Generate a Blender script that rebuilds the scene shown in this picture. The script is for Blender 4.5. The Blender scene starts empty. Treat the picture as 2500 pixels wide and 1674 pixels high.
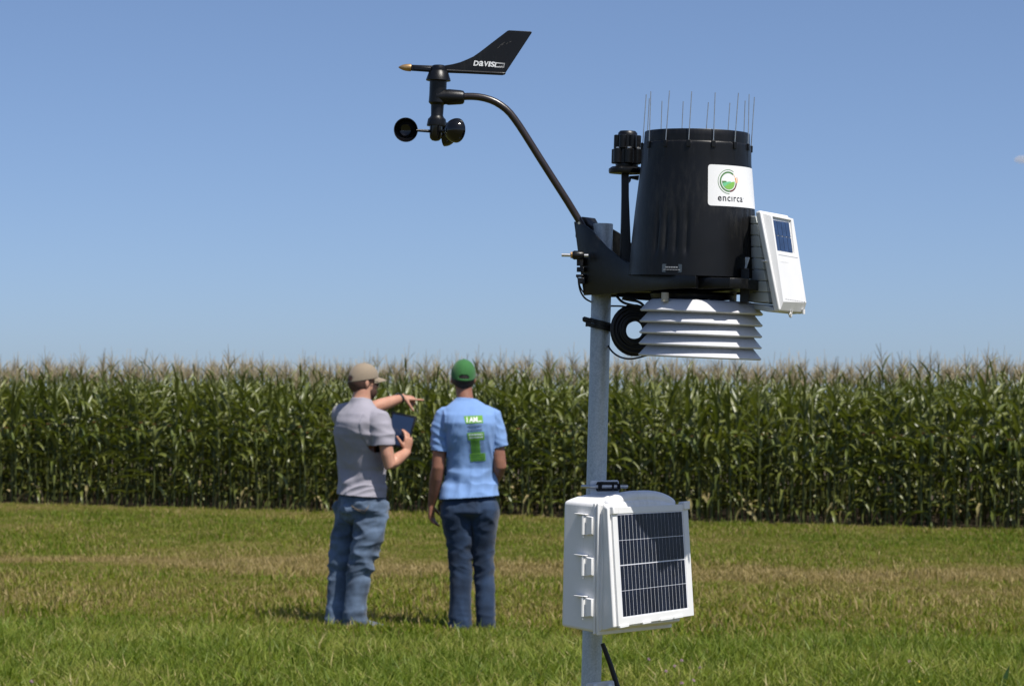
import bpy, bmesh, math, random
import numpy as np
from mathutils import Vector, Matrix, noise
from mathutils.bvhtree import BVHTree

SC = bpy.context.scene
COL = SC.collection
random.seed(7)
rng = np.random.default_rng(7)
V = Vector
R = math.radians

# ------------------------------------------------------------------ camera
F_PX = 5370.0            # focal length in pixels of the 2500 px wide photograph
CAM_H = 1.45
PITCH = math.atan((1015.0 - 837.0) / F_PX)
ROLL = R(0.5)
CAM = V((0, 0, CAM_H))
c_f = V((0, math.cos(PITCH), math.sin(PITCH)))
_r0 = V((1, 0, 0))
_u0 = V((0, -math.sin(PITCH), math.cos(PITCH)))
c_r = _r0 * math.cos(ROLL) + _u0 * math.sin(ROLL)
c_u = _u0 * math.cos(ROLL) - _r0 * math.sin(ROLL)
cam_d = bpy.data.cameras.new('camera')
cam_d.sensor_width = 36.0
cam_d.lens = F_PX / 2500.0 * 36.0
cam_d.clip_start = 0.1
cam_d.clip_end = 20000.0
cam_d.dof.use_dof = True
cam_d.dof.focus_distance = 3.28
cam_d.dof.aperture_fstop = 22.0
cam = bpy.data.objects.new('camera', cam_d)
COL.objects.link(cam)
cam.matrix_world = Matrix(((c_r.x, c_u.x, -c_f.x, CAM.x), (c_r.y, c_u.y, -c_f.y, CAM.y),
                           (c_r.z, c_u.z, -c_f.z, CAM.z), (0, 0, 0, 1)))
SC.camera = cam

# ------------------------------------------------------------------ sky and sun
SUN = V((0.41, -0.44, 1.0)).normalized()
world = bpy.data.worlds.new('World')
SC.world = world
world.use_nodes = True
wn = world.node_tree
bg = wn.nodes['Background']
sky = wn.nodes.new('ShaderNodeTexSky')
sky.sky_type = 'NISHITA'
sky.sun_disc = False
sky.sun_elevation = math.asin(SUN.z)
sky.sun_rotation = math.atan2(SUN.x, SUN.y)
sky.altitude = 0.0
sky.air_density = 0.6
sky.dust_density = 0.95
sky.ozone_density = 6.0
gam = wn.nodes.new('ShaderNodeGamma')          # a slightly flatter, greyer summer sky, the same all round
gam.inputs[1].default_value = 0.8
wn.links.new(sky.outputs[0], gam.inputs[0])
tint = wn.nodes.new('ShaderNodeMixRGB'); tint.blend_type = 'MULTIPLY'; tint.inputs[0].default_value = 1.0
tint.inputs[2].default_value = (1.19, 1.22, 1.31, 1)
wn.links.new(gam.outputs[0], tint.inputs[1])
wn.links.new(tint.outputs[0], bg.inputs[0])
bg.inputs[1].default_value = 0.117
sun_d = bpy.data.lights.new('sun', 'SUN')
sun_d.energy = 5.0
sun_d.angle = R(0.53)
sun_d.color = (1.0, 0.955, 0.88)
sun = bpy.data.objects.new('sun', sun_d)
COL.objects.link(sun)
sun.rotation_euler = (-SUN).to_track_quat('-Z', 'Y').to_euler()
sun.location = (3, -4, 12)
SC.view_settings.view_transform = 'Standard'
SC.view_settings.look = 'None'
SC.view_settings.exposure = 0.2
SC.view_settings.gamma = 1.0
SC.view_settings.use_curve_mapping = False

# ------------------------------------------------------------------ pixel -> place helpers (they only measure the photograph)
def ray(px, py):
    a = (px - 1250.0) / F_PX
    b = (837.0 - py) / F_PX
    return c_f + c_r * a + c_u * b
def at(px, py, Y):
    d = ray(px, py)
    return CAM + d * (Y / d.y)
def on_plane(px, py, p, n):
    d = ray(px, py)
    return CAM + d * ((p - CAM).dot(n) / d.dot(n))
def on_ground(px, py, z=0.0):
    return on_plane(px, py, V((0, 0, z)), V((0, 0, 1)))

# ------------------------------------------------------------------ materials
def _noise(nt, scale, detail=3.0, rough=0.55, coord='Object', stretch=None):
    tc = nt.nodes.new('ShaderNodeTexCoord')
    src = tc.outputs[coord]
    if coord == 'World':
        pass
    if stretch:
        mp = nt.nodes.new('ShaderNodeMapping')
        mp.inputs['Scale'].default_value = stretch
        nt.links.new(src, mp.inputs['Vector'])
        src = mp.outputs[0]
    n = nt.nodes.new('ShaderNodeTexNoise')
    n.inputs['Scale'].default_value = scale
    n.inputs['Detail'].default_value = detail
    n.inputs['Roughness'].default_value = rough
    nt.links.new(src, n.inputs['Vector'])
    return n
def ramp(nt, fac, stops):
    r = nt.nodes.new('ShaderNodeValToRGB')
    e = r.color_ramp.elements
    while len(e) < len(stops):
        e.new(0.5)
    for k, (p, c) in enumerate(stops):
        e[k].position = p
        e[k].color = (c[0], c[1], c[2], 1)
    nt.links.new(fac, r.inputs[0])
    return r
def mat(name, col, rough=0.5, spec=0.5, metal=0.0, vary=0.0, vscale=20.0, bump=0.0, bscale=200.0, rvary=0.0, stretch=None, coat=0.0, dust=0.0, dcol=(.12, .115, .10), dscale=160, dstretch=None):
    m = bpy.data.materials.new(name)
    m.use_nodes = True
    nt = m.node_tree
    b = nt.nodes['Principled BSDF']
    b.inputs['Base Color'].default_value = (*col, 1)
    b.inputs['Roughness'].default_value = rough
    b.inputs['Specular IOR Level'].default_value = spec
    b.inputs['Metallic'].default_value = metal
    b.inputs['Coat Weight'].default_value = coat
    if vary:
        n = _noise(nt, vscale, 4.0, stretch=stretch)
        r = ramp(nt, n.outputs[0], [(0.3, [c * (1 - vary) for c in col]), (0.7, [min(1, c * (1 + vary)) for c in col])])
        nt.links.new(r.outputs[0], b.inputs['Base Color'])
    if rvary:
        n = _noise(nt, vscale * 0.7, 5.0)
        mr = nt.nodes.new('ShaderNodeMapRange')
        mr.inputs[3].default_value = max(0.02, rough - rvary)
        mr.inputs[4].default_value = rough + rvary
        nt.links.new(n.outputs[0], mr.inputs[0])
        nt.links.new(mr.outputs[0], b.inputs['Roughness'])
    if dust:        # specks and faint run marks lying on the surface
        n = _noise(nt, dscale, 8.0, 0.72, stretch=dstretch)
        n2 = _noise(nt, dscale * .06, 3.0)
        mu = nt.nodes.new('ShaderNodeMath'); mu.operation = 'MULTIPLY'
        nt.links.new(n.outputs[0], mu.inputs[0]); nt.links.new(n2.outputs[0], mu.inputs[1])
        mr = nt.nodes.new('ShaderNodeMapRange'); mr.inputs[1].default_value = .26; mr.inputs[2].default_value = .42; mr.inputs[3].default_value = 0; mr.inputs[4].default_value = dust
        nt.links.new(mu.outputs[0], mr.inputs[0])
        mx = nt.nodes.new('ShaderNodeMixRGB'); nt.links.new(mr.outputs[0], mx.inputs[0])
        if b.inputs['Base Color'].links: nt.links.new(b.inputs['Base Color'].links[0].from_socket, mx.inputs[1])
        else: mx.inputs[1].default_value = (*col, 1)
        mx.inputs[2].default_value = (*dcol, 1)
        nt.links.new(mx.outputs[0], b.inputs['Base Color'])
    if bump:
        n = _noise(nt, bscale, 3.0, stretch=stretch)
        bp = nt.nodes.new('ShaderNodeBump')
        bp.inputs['Strength'].default_value = bump
        bp.inputs['Distance'].default_value = 0.002
        nt.links.new(n.outputs[0], bp.inputs['Height'])
        nt.links.new(bp.outputs[0], b.inputs['Normal'])
    return m

M = {}
M['black'] = mat('black_plastic', (0.0035, 0.0037, 0.0046), 0.36, 0.36, vary=0.25, vscale=60, bump=0.12, bscale=900, rvary=0.08, dust=.10)
M['black_gloss'] = mat('black_gloss_plastic', (0.004, 0.004, 0.005), 0.12, 0.5, rvary=0.04, vscale=40)
M['black_cone'] = mat('black_cone_plastic', (0.0036, 0.0038, 0.0048), 0.40, 0.34, vary=0.2, vscale=30, bump=0.1, bscale=1200, rvary=0.09, dust=.12, dstretch=(1, 1, .22))
M['rubber'] = mat('black_cable', (0.012, 0.012, 0.013), 0.55, 0.4)
M['bronze_tube'] = mat('painted_tube', (0.020, 0.014, 0.013), 0.30, 0.55, vary=0.2, vscale=80, bump=0.05, bscale=900)
M['white'] = mat('white_plastic', (0.77, 0.765, 0.76), 0.36, 0.5, vary=0.03, vscale=25, bump=0.04, bscale=700, rvary=0.08, dust=.32, dcol=(.46, .44, .39), dscale=110, dstretch=(1, 1, .18))
M['white_matte'] = mat('white_shield_plastic', (0.62, 0.62, 0.645), 0.45, 0.45, vary=0.04, vscale=18, bump=0.05, bscale=600, dust=.28, dcol=(.42, .41, .38))
M['off_white'] = mat('off_white_housing', (0.58, 0.61, 0.60), 0.5, 0.4, vary=0.06, vscale=40, bump=0.08, bscale=500)  # greyer, less red than the other white plastics
M['frame'] = mat('panel_frame', (0.72, 0.72, 0.71), 0.35, 0.5, vary=0.03, vscale=30)
M['silver_line'] = mat('silver_busbar', (0.70, 0.70, 0.74), 0.4, 0.5)
M['cell'] = mat('solar_cell', (0.0055, 0.0085, 0.019), 0.22, 0.28, vary=0.4, vscale=50, rvary=0.05)
M['cell_blue'] = mat('blue_solar_cell', (0.025, 0.05, 0.12), 0.18, 0.5, vary=0.25, vscale=60)
M['brass'] = mat('brass', (0.48, 0.30, 0.14), 0.42, 0.5, metal=0.75, vary=0.25, vscale=120)
M['steel'] = mat('steel', (0.55, 0.55, 0.55), 0.32, 0.5, metal=0.9, vary=0.15, vscale=200)
M['sticker'] = mat('sticker_white', (0.80, 0.80, 0.80), 0.4, 0.5)
M['grey_sticker'] = mat('sticker_grey', (0.055, 0.07, 0.085), 0.3, 0.5)
M['tan_post'] = mat('tan_nylon', (0.42, 0.38, 0.30), 0.5, 0.4)
M['print_white'] = mat('print_white', (0.78, 0.79, 0.80), 0.5, 0.3)
M['ink'] = mat('ink_dark', (0.03, 0.03, 0.035), 0.5, 0.3)
M['ink_grey'] = mat('ink_grey', (0.30, 0.31, 0.33), 0.5, 0.3)
M['lg_green'] = mat('logo_green', (0.075, 0.21, 0.06), 0.5, 0.3)
M['lg_lime'] = mat('logo_lime', (0.21, 0.47, 0.10), 0.5, 0.3)
M['lg_teal'] = mat('logo_teal', (0.16, 0.52, 0.27), 0.5, 0.3)
M['lg_orange'] = mat('logo_orange', (0.78, 0.32, 0.06), 0.5, 0.3)
M['lg_peach'] = mat('logo_peach', (0.85, 0.58, 0.33), 0.5, 0.3)
M['lg_brown'] = mat('logo_brown', (0.13, 0.035, 0.03), 0.5, 0.3)
M['conduit'] = mat('black_conduit', (0.010, 0.010, 0.011), 0.45, 0.4)
M['blue_grey'] = mat('bracket_plate', (0.60, 0.63, 0.70), 0.35, 0.5, metal=0.15, vary=0.08, vscale=60)

def galvanised():
    m = bpy.data.materials.new('galvanised_steel')
    m.use_nodes = True
    nt = m.node_tree
    b = nt.nodes['Principled BSDF']
    b.inputs['Metallic'].default_value = 0.42
    tc = nt.nodes.new('ShaderNodeTexCoord')
    vo = nt.nodes.new('ShaderNodeTexVoronoi')
    vo.inputs['Scale'].default_value = 520
    nt.links.new(tc.outputs['Object'], vo.inputs['Vector'])
    n = _noise(nt, 160, 6.0, 0.75, stretch=(1, 1, 0.5))
    mx = nt.nodes.new('ShaderNodeMath'); mx.operation = 'MULTIPLY_ADD'
    sp = nt.nodes.new('ShaderNodeSeparateColor')
    nt.links.new(vo.outputs['Color'], sp.inputs[0])
    nt.links.new(sp.outputs[0], mx.inputs[0]); mx.inputs[1].default_value = 0.42
    nt.links.new(n.outputs[0], mx.inputs[2])
    r = ramp(nt, mx.outputs[0], [(0.30, (0.34, 0.37, 0.36)), (0.62, (0.43, 0.46, 0.45)), (0.95, (0.53, 0.56, 0.55))])
    nt.links.new(r.outputs[0], b.inputs['Base Color'])
    mr = nt.nodes.new('ShaderNodeMapRange')
    mr.inputs[3].default_value = 0.36; mr.inputs[4].default_value = 0.62
    nt.links.new(mx.outputs[0], mr.inputs[0])
    nt.links.new(mr.outputs[0], b.inputs['Roughness'])
    bp = nt.nodes.new('ShaderNodeBump')
    bp.inputs['Strength'].default_value = 0.25; bp.inputs['Distance'].default_value = 0.0008
    nt.links.new(mx.outputs[0], bp.inputs['Height'])
    nt.links.new(bp.outputs[0], b.inputs['Normal'])
    return m
M['galv'] = galvanised()

def plant_mat(name, stops, attr='tone', trans=0.3, rough=0.45, spec=0.4, patch=None, rand=0.25, ptone=0.5):
    """leafy material: colour from a per-blade tone, a random per object and slow patches over the ground"""
    m = bpy.data.materials.new(name)
    m.use_nodes = True
    nt = m.node_tree
    L = nt.links
    b = nt.nodes['Principled BSDF']
    b.inputs['Roughness'].default_value = rough
    b.inputs['Specular IOR Level'].default_value = spec
    at_ = nt.nodes.new('ShaderNodeAttribute'); at_.attribute_name = attr
    oi = nt.nodes.new('ShaderNodeObjectInfo')
    a1 = nt.nodes.new('ShaderNodeMath'); a1.operation = 'MULTIPLY_ADD'
    L.new(oi.outputs['Random'], a1.inputs[0]); a1.inputs[1].default_value = rand
    L.new(at_.outputs['Fac'], a1.inputs[2])
    fac = a1.outputs[0]
    if patch:
        geo = nt.nodes.new('ShaderNodeNewGeometry')
        tot = None
        for (sx, sy, sc, lo, hi, w) in patch['noises']:
            mp = nt.nodes.new('ShaderNodeMapping'); mp.inputs['Scale'].default_value = (sx, sy, 0.0)
            L.new(geo.outputs['Position'], mp.inputs['Vector'])
            n = nt.nodes.new('ShaderNodeTexNoise'); n.inputs['Scale'].default_value = sc; n.inputs['Detail'].default_value = 4.0
            L.new(mp.outputs[0], n.inputs['Vector'])
            mr = nt.nodes.new('ShaderNodeMapRange'); mr.interpolation_type = 'SMOOTHSTEP'
            mr.inputs[1].default_value = lo; mr.inputs[2].default_value = hi
            mr.inputs[3].default_value = 0.0; mr.inputs[4].default_value = w
            L.new(n.outputs[0], mr.inputs[0])
            if tot is None:
                tot = mr.outputs[0]
            else:
                s = nt.nodes.new('ShaderNodeMath'); s.operation = 'ADD'
                L.new(tot, s.inputs[0]); L.new(mr.outputs[0], s.inputs[1]); tot = s.outputs[0]
        # dry strips: worn lines that run across the lawn roughly along y = y0 (+ slope x)
        sep = nt.nodes.new('ShaderNodeSeparateXYZ'); L.new(geo.outputs['Position'], sep.inputs[0])
        nz = nt.nodes.new('ShaderNodeTexNoise'); nz.inputs['Scale'].default_value = 0.35; nz.inputs['Detail'].default_value = 3.0
        L.new(geo.outputs['Position'], nz.inputs['Vector'])
        for (y0, half, slope, wob, w) in patch['strips']:
            e = nt.nodes.new('ShaderNodeMath'); e.operation = 'MULTIPLY_ADD'
            L.new(sep.outputs[0], e.inputs[0]); e.inputs[1].default_value = slope; L.new(sep.outputs[1], e.inputs[2])
            e2 = nt.nodes.new('ShaderNodeMath'); e2.operation = 'MULTIPLY_ADD'
            L.new(nz.outputs[0], e2.inputs[0]); e2.inputs[1].default_value = wob; L.new(e.outputs[0], e2.inputs[2])
            e3 = nt.nodes.new('ShaderNodeMath'); e3.operation = 'SUBTRACT'; L.new(e2.outputs[0], e3.inputs[0]); e3.inputs[1].default_value = y0 + 0.5 * wob
            e4 = nt.nodes.new('ShaderNodeMath'); e4.operation = 'ABSOLUTE'; L.new(e3.outputs[0], e4.inputs[0])
            mr = nt.nodes.new('ShaderNodeMapRange'); mr.interpolation_type = 'SMOOTHSTEP'
            mr.inputs[1].default_value = 0.0; mr.inputs[2].default_value = half; mr.inputs[3].default_value = w; mr.inputs[4].default_value = 0.0
            L.new(e4.outputs[0], mr.inputs[0])
            s = nt.nodes.new('ShaderNodeMath'); s.operation = 'ADD'
            L.new(tot, s.inputs[0]); L.new(mr.outputs[0], s.inputs[1]); tot = s.outputs[0]
        s = nt.nodes.new('ShaderNodeMath'); s.operation = 'ADD'
        L.new(fac, s.inputs[0]); L.new(tot, s.inputs[1]); fac = s.outputs[0]
    r = ramp(nt, fac, stops)
    L.new(r.outputs[0], b.inputs['Base Color'])
    t = nt.nodes.new('ShaderNodeBsdfTranslucent')
    hs = nt.nodes.new('ShaderNodeMixRGB'); hs.blend_type = 'MULTIPLY'; hs.inputs[0].default_value = 1.0
    L.new(r.outputs[0], hs.inputs[1]); hs.inputs[2].default_value = (1.25, 1.35, 0.6, 1)
    L.new(hs.outputs[0], t.inputs[0])
    mx = nt.nodes.new('ShaderNodeMixShader'); mx.inputs[0].default_value = trans
    L.new(b.outputs[0], mx.inputs[1]); L.new(t.outputs[0], mx.inputs[2])
    L.new(mx.outputs[0], nt.nodes['Material Output'].inputs[0])
    return m

LAWN_PATCH = dict(
    noises=[(0.40, 0.55, 0.55, 0.44, 0.68, 0.24), (0.9, 1.1, 1.6, 0.42, 0.70, 0.20), (2.5, 2.5, 2.2, 0.40, 0.70, 0.20)],
    strips=[(20.4, 1.5, 0.12, 4.5, 0.50), (17.4, 2.6, 0.06, 2.0, 0.16), (28.0, 2.4, 0.3, 2.5, -0.10)])
GRASS_STOPS = [(0.0, (0.052, 0.098, 0.005)), (0.30, (0.112, 0.172, 0.009)), (0.60, (0.190, 0.208, 0.021)), (0.85, (0.27, 0.205, 0.080)), (1.0, (0.36, 0.275, 0.125))]
M['grass'] = plant_mat('grass_blade', GRASS_STOPS, trans=0.3, rough=0.55, spec=.25, patch=LAWN_PATCH, rand=0.22)
M['tall_grass'] = plant_mat('long_grass_blade', [(0.0, (0.055, 0.098, 0.011)), (0.35, (0.140, 0.192, 0.020)), (0.7, (0.255, 0.270, 0.055)), (1.0, (0.40, 0.33, 0.15))],
                            trans=0.32, rough=0.5, spec=.25, patch=dict(noises=[(0.8, 0.8, 0.9, 0.4, 0.7, 0.26), (2.2, 2.2, 2.0, 0.4, 0.7, 0.16)], strips=[]), rand=0.14)
M['corn_leaf'] = plant_mat('corn_leaf', [(0.0, (0.030, 0.048, 0.008)), (0.4, (0.082, 0.108, 0.016)), (0.72, (0.172, 0.184, 0.040)), (1.0, (0.34, 0.27, 0.08))],
                           trans=0.22, rough=0.42, spec=0.7, rand=0.22)
M['corn_leaf_dry'] = plant_mat('corn_leaf_dry', [(0.0, (0.16, 0.15, 0.05)), (0.5, (0.28, 0.24, 0.10)), (1.0, (0.36, 0.27, 0.15))], trans=0.3, rough=0.6, rand=0.3)
M['corn_stalk'] = plant_mat('corn_stalk', [(0.0, (0.035, 0.055, 0.012)), (1.0, (0.11, 0.12, 0.035))], trans=0.0, rough=0.45, rand=0.5)
M['tassel'] = plant_mat('corn_tassel', [(0.0, (0.28, 0.22, 0.13)), (1.0, (0.48, 0.39, 0.25))], trans=0.25, rough=0.7, rand=0.6)
M['husk'] = plant_mat('corn_husk', [(0.0, (0.10, 0.15, 0.035)), (1.0, (0.20, 0.22, 0.07))], trans=0.1, rough=0.5, rand=0.6)
M['silk'] = mat('corn_silk', (0.16, 0.075, 0.03), 0.8, 0.2)

# ------------------------------------------------------------------ mesh building
class MB:
    def __init__(self):
        self.v = []; self.f = []
    def add(self, vs, fs):
        o = len(self.v)
        self.v += [V(p) for p in vs]
        self.f += [tuple(i + o for i in f) for f in fs]
        return o
    def quad(self, a, b, c, d):
        self.add([a, b, c, d], [(0, 1, 2, 3)])
    def hexa(self, lo, hi):
        """eight corners: lo = 4 pts, hi = 4 pts"""
        self.add(list(lo) + list(hi), [(3, 2, 1, 0), (4, 5, 6, 7), (0, 1, 5, 4), (1, 2, 6, 5), (2, 3, 7, 6), (3, 0, 4, 7)])
    def box(self, c, sx, sy, sz, X=V((1, 0, 0)), Y=V((0, 1, 0)), Z=V((0, 0, 1))):
        c = V(c); X = X * (sx / 2); Y = Y * (sy / 2); Z = Z * (sz / 2)
        self.hexa([c - X - Y - Z, c + X - Y - Z, c + X + Y - Z, c - X + Y - Z], [c - X - Y + Z, c + X - Y + Z, c + X + Y + Z, c - X + Y + Z])
    def prism(self, poly, ext):
        n = len(poly); ext = V(ext)
        poly = [V(p) for p in poly]
        self.add(poly + [p + ext for p in poly], [tuple(range(n - 1, -1, -1)), tuple(range(n, 2 * n))] + [(i, (i + 1) % n, n + (i + 1) % n, n + i) for i in range(n)])
    def loft(self, rings, cap=True):
        n = len(rings[0]); o = len(self.v)
        for r in rings:
            self.v += [V(p) for p in r]
        for k in range(len(rings) - 1):
            for i in range(n):
                j = (i + 1) % n
                self.f.append((o + k * n + i, o + k * n + j, o + (k + 1) * n + j, o + (k + 1) * n + i))
        if cap:
            self.f.append(tuple(o + i for i in range(n - 1, -1, -1)))
            self.f.append(tuple(o + (len(rings) - 1) * n + i for i in range(n)))
    def lathe(self, prof, Mx, n=32, cap=True):
        """prof [(r, z)] around local Z of the matrix Mx"""
        self.loft([[Mx @ V((r * math.cos(2 * math.pi * i / n), r * math.sin(2 * math.pi * i / n), z)) for i in range(n)] for r, z in prof], cap)
    def limb(self, pts, rad, n=12, flat=None):
        pts = [V(p) for p in pts]
        if not hasattr(rad, '__len__'):
            rad = [rad] * len(pts)
        rings = []
        t0 = (pts[1] - pts[0]).normalized()
        u = t0.orthogonal().normalized()
        for k, p in enumerate(pts):
            if k == 0: t = t0
            elif k == len(pts) - 1: t = (pts[k] - pts[k - 1]).normalized()
            else: t = ((pts[k + 1] - p).normalized() + (p - pts[k - 1]).normalized()).normalized()
            u = (u - t * u.dot(t)).normalized()
            w = t.cross(u)
            rings.append([p + (u * math.cos(2 * math.pi * i / n) + w * math.sin(2 * math.pi * i / n)) * rad[k] for i in range(n)])
        self.loft(rings)
    def ell(self, c, rx, ry, rz, rot=None, n=16, m=10):
        c = V(c); rot = rot or Matrix.Identity(3)
        rings = []
        for k in range(m + 1):
            a = -math.pi / 2 + math.pi * (0.04 + 0.92 * k / m)
            rings.append([c + rot @ V((rx * math.cos(a) * math.cos(2 * math.pi * i / n), ry * math.cos(a) * math.sin(2 * math.pi * i / n), rz * math.sin(a))) for i in range(n)])
        self.loft(rings)
    def mesh(self, name, smooth=None):
        me = bpy.data.meshes.new(name)
        me.from_pydata([tuple(p) for p in self.v], [], self.f)
        me.update()
        if smooth is not None:
            set_smooth(me, smooth)
        return me
    def build(self, name, m, parent=None, smooth=35.0, bevel=0.0, segs=2):
        me = self.mesh(name)
        bm = bmesh.new(); bm.from_mesh(me)
        bmesh.ops.recalc_face_normals(bm, faces=bm.faces)
        bm.to_mesh(me); bm.free()
        if smooth is not None:
            set_smooth(me, smooth)
        return link(name, me, m, parent, bevel, segs)

def set_smooth(me, angle):
    me.polygons.foreach_set('use_smooth', [True] * len(me.polygons))
    try:
        me.set_sharp_from_angle(angle=R(angle))
    except Exception:
        pass
def link(name, me, m, parent=None, bevel=0.0, segs=2):
    o = bpy.data.objects.new(name, me)
    COL.objects.link(o)
    if m is not None:
        me.materials.clear()
        me.materials.append(m)
    if parent is not None:
        o.parent = parent
        o.matrix_parent_inverse = world_of(parent).inverted()
    if bevel:
        b = o.modifiers.new('bevel', 'BEVEL')
        b.width = bevel; b.segments = segs; b.limit_method = 'ANGLE'; b.angle_limit = R(35)
        b.harden_normals = False
    return o
def world_of(o):
    m = Matrix.LocRotScale(o.location, o.rotation_euler, o.scale)
    if o.parent is not None:
        return world_of(o.parent) @ o.matrix_parent_inverse @ m
    return m
def thing(name, label, cat, loc=(0, 0, 0), group=None):
    o = bpy.data.objects.new(name, None)
    o.empty_display_size = 0.1
    o.location = loc
    COL.objects.link(o)
    return tag(o, label, cat, group)
def tag(o, label=None, cat=None, group=None, kind=None):
    if label: o['label'] = label
    if cat: o['category'] = cat
    if group: o['group'] = group
    if kind: o['kind'] = kind
    return o
def evaluate(me, mods):
    """run modifiers on a mesh and give the resulting mesh back"""
    o = bpy.data.objects.new('tmp', me)
    COL.objects.link(o)
    for kind, kw in mods:
        md = o.modifiers.new(kind, kind)
        for k, v in kw.items():
            setattr(md, k, v)
    dg = bpy.context.evaluated_depsgraph_get()
    dg.update()
    out = bpy.data.meshes.new_from_object(o.evaluated_get(dg))
    bpy.data.objects.remove(o)
    return out
def text_polys(s, bold=0.0, shear=0.0, space=1.0):
    """flat outline of a word: verts (x from 0, y from baseline; cap height about 0.7) and faces"""
    cu = bpy.data.curves.new('txt', 'FONT')
    cu.body = s; cu.size = 1.0; cu.offset = bold; cu.shear = shear; cu.resolution_u = 3; cu.space_character = space
    o = bpy.data.objects.new('tmp', cu)
    COL.objects.link(o)
    dg = bpy.context.evaluated_depsgraph_get(); dg.update()
    me = bpy.data.meshes.new_from_object(o.evaluated_get(dg))
    bpy.data.objects.remove(o)
    bm = bmesh.new(); bm.from_mesh(me)
    bmesh.ops.remove_doubles(bm, verts=bm.verts, dist=1e-5)
    bmesh.ops.triangulate(bm, faces=bm.faces)
    vs = [(v.co.x, v.co.y) for v in bm.verts]
    fs = [tuple(v.index for v in f.verts) for f in bm.faces]
    bm.free(); bpy.data.meshes.remove(me)
    x0 = min(p[0] for p in vs); x1 = max(p[0] for p in vs)
    return [((x - x0), y) for x, y in vs], fs, x1 - x0
def arc_strip(cx, cy, r0, r1, a0, a1, n=24, asp=1.0):
    """flat ring piece, angles in degrees"""
    vs = []; fs = []
    for k in range(n + 1):
        a = R(a0 + (a1 - a0) * k / n)
        vs += [(cx + r0 * math.cos(a) * asp, cy + r0 * math.sin(a)), (cx + r1 * math.cos(a) * asp, cy + r1 * math.sin(a))]
    for k in range(n):
        fs.append((2 * k, 2 * k + 1, 2 * k + 3, 2 * k + 2))
    return vs, fs
def rounded_rect(x0, y0, x1, y1, r, n=5):
    p = []
    for cx, cy, a in ((x1 - r, y1 - r, 0), (x0 + r, y1 - r, 90), (x0 + r, y0 + r, 180), (x1 - r, y0 + r, 270)):
        for k in range(n + 1):
            t = R(a + 90 * k / n)
            p.append((cx + r * math.cos(t), cy + r * math.sin(t)))
    return p
# ================================================================== ground, lawn, soil
def ground_mat(name, stops, scale, patch=False):
    m = bpy.data.materials.new(name); m.use_nodes = True
    nt = m.node_tree; b = nt.nodes['Principled BSDF']; b.inputs['Roughness'].default_value = 0.9
    b.inputs['Specular IOR Level'].default_value = 0.2
    n = _noise(nt, scale, 8.0, 0.7)
    r = ramp(nt, n.outputs[0], stops)
    nt.links.new(r.outputs[0], b.inputs['Base Color'])
    n2 = _noise(nt, scale * 14, 4.0, 0.7)
    bp = nt.nodes.new('ShaderNodeBump'); bp.inputs['Strength'].default_value = 0.8; bp.inputs['Distance'].default_value = 0.03
    nt.links.new(n2.outputs[0], bp.inputs['Height']); nt.links.new(bp.outputs[0], b.inputs['Normal'])
    return m
mb = MB(); G = 3000.0
mb.quad((-G, -G, 0), (G, -G, 0), (G, G, 0), (-G, G, 0))
tag(mb.build('ground', ground_mat('ground_turf', [(0.3, (0.060, 0.070, 0.012)), (0.7, (0.13, 0.11, 0.035))], 1.5), smooth=None), kind='structure')

# the edge of the cornfield: from the left to the right side of the picture
E0 = on_ground(0, 1231); E1 = on_ground(2500, 1299)
E_dir = (E1 - E0).normalized()
B_dir = V((-E_dir.y, E_dir.x, 0))          # into the field
EDGE_L = (E1 - E0).length
mb = MB()
a = E0 - E_dir * 60 - B_dir * 0.25; b_ = E1 + E_dir * 60 - B_dir * 0.25
mb.quad(a + V((0, 0, .004)), b_ + V((0, 0, .004)), b_ + B_dir * 160 + V((0, 0, .004)), a + B_dir * 160 + V((0, 0, .004)))
tag(mb.build('field_soil', ground_mat('field_soil', [(0.3, (0.05, 0.036, 0.024)), (0.7, (0.10, 0.075, 0.05))], 3.0), smooth=None), kind='structure')

# ================================================================== the pole
YP = 3.36
p_top = at(1472.5, 546, YP); p_bot_vis = at(1446, 1600, YP)
PA = (p_top - p_bot_vis).normalized()
PA = V((PA.x, -0.025, PA.z)).normalized()
base = p_top - PA * (p_top.z / PA.z)
PR = 24.3 * YP / F_PX
def rot_to(z, xhint=V((1, 0, 0))):
    z = z.normalized(); x = (xhint - z * xhint.dot(z)).normalized(); y = z.cross(x)
    return Matrix(((x.x, y.x, z.x), (x.y, y.y, z.y), (x.z, y.z, z.z)))
def frame(o, z, xhint=V((1, 0, 0))):
    return Matrix.Translation(o) @ rot_to(z, xhint).to_4x4()
pole = thing('metal_pole', 'tall round galvanised steel pole carrying the weather station and the white solar box', 'pole', base)
mb = MB()
FP = frame(base, PA); Lp = (p_top - base).length
mb.lathe([(PR, -0.3), (PR, Lp - .001), (PR - .0007, Lp), (PR * .86, Lp), (PR * .86, Lp - .25)], FP, 40, cap=False)
mb.build('pole_tube', M['galv'], pole, 40)

SOUTH = V((0.743, -0.669, 0))              # the way the panels face
TAN = V((0.669, 0.743, 0))                 # along the panel fronts, to the right and away
AX = V((math.tan(R(1.1)), -math.tan(R(2.5)), 1)).normalized()   # the mast leans a little
def pole_at(z):
    return base + PA * (z / PA.z)
def pole_px(py):
    return at(1472.5 + (546 - py) * 26.5 / 1054.0 * -1 * -1 * -1, py, YP)

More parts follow.
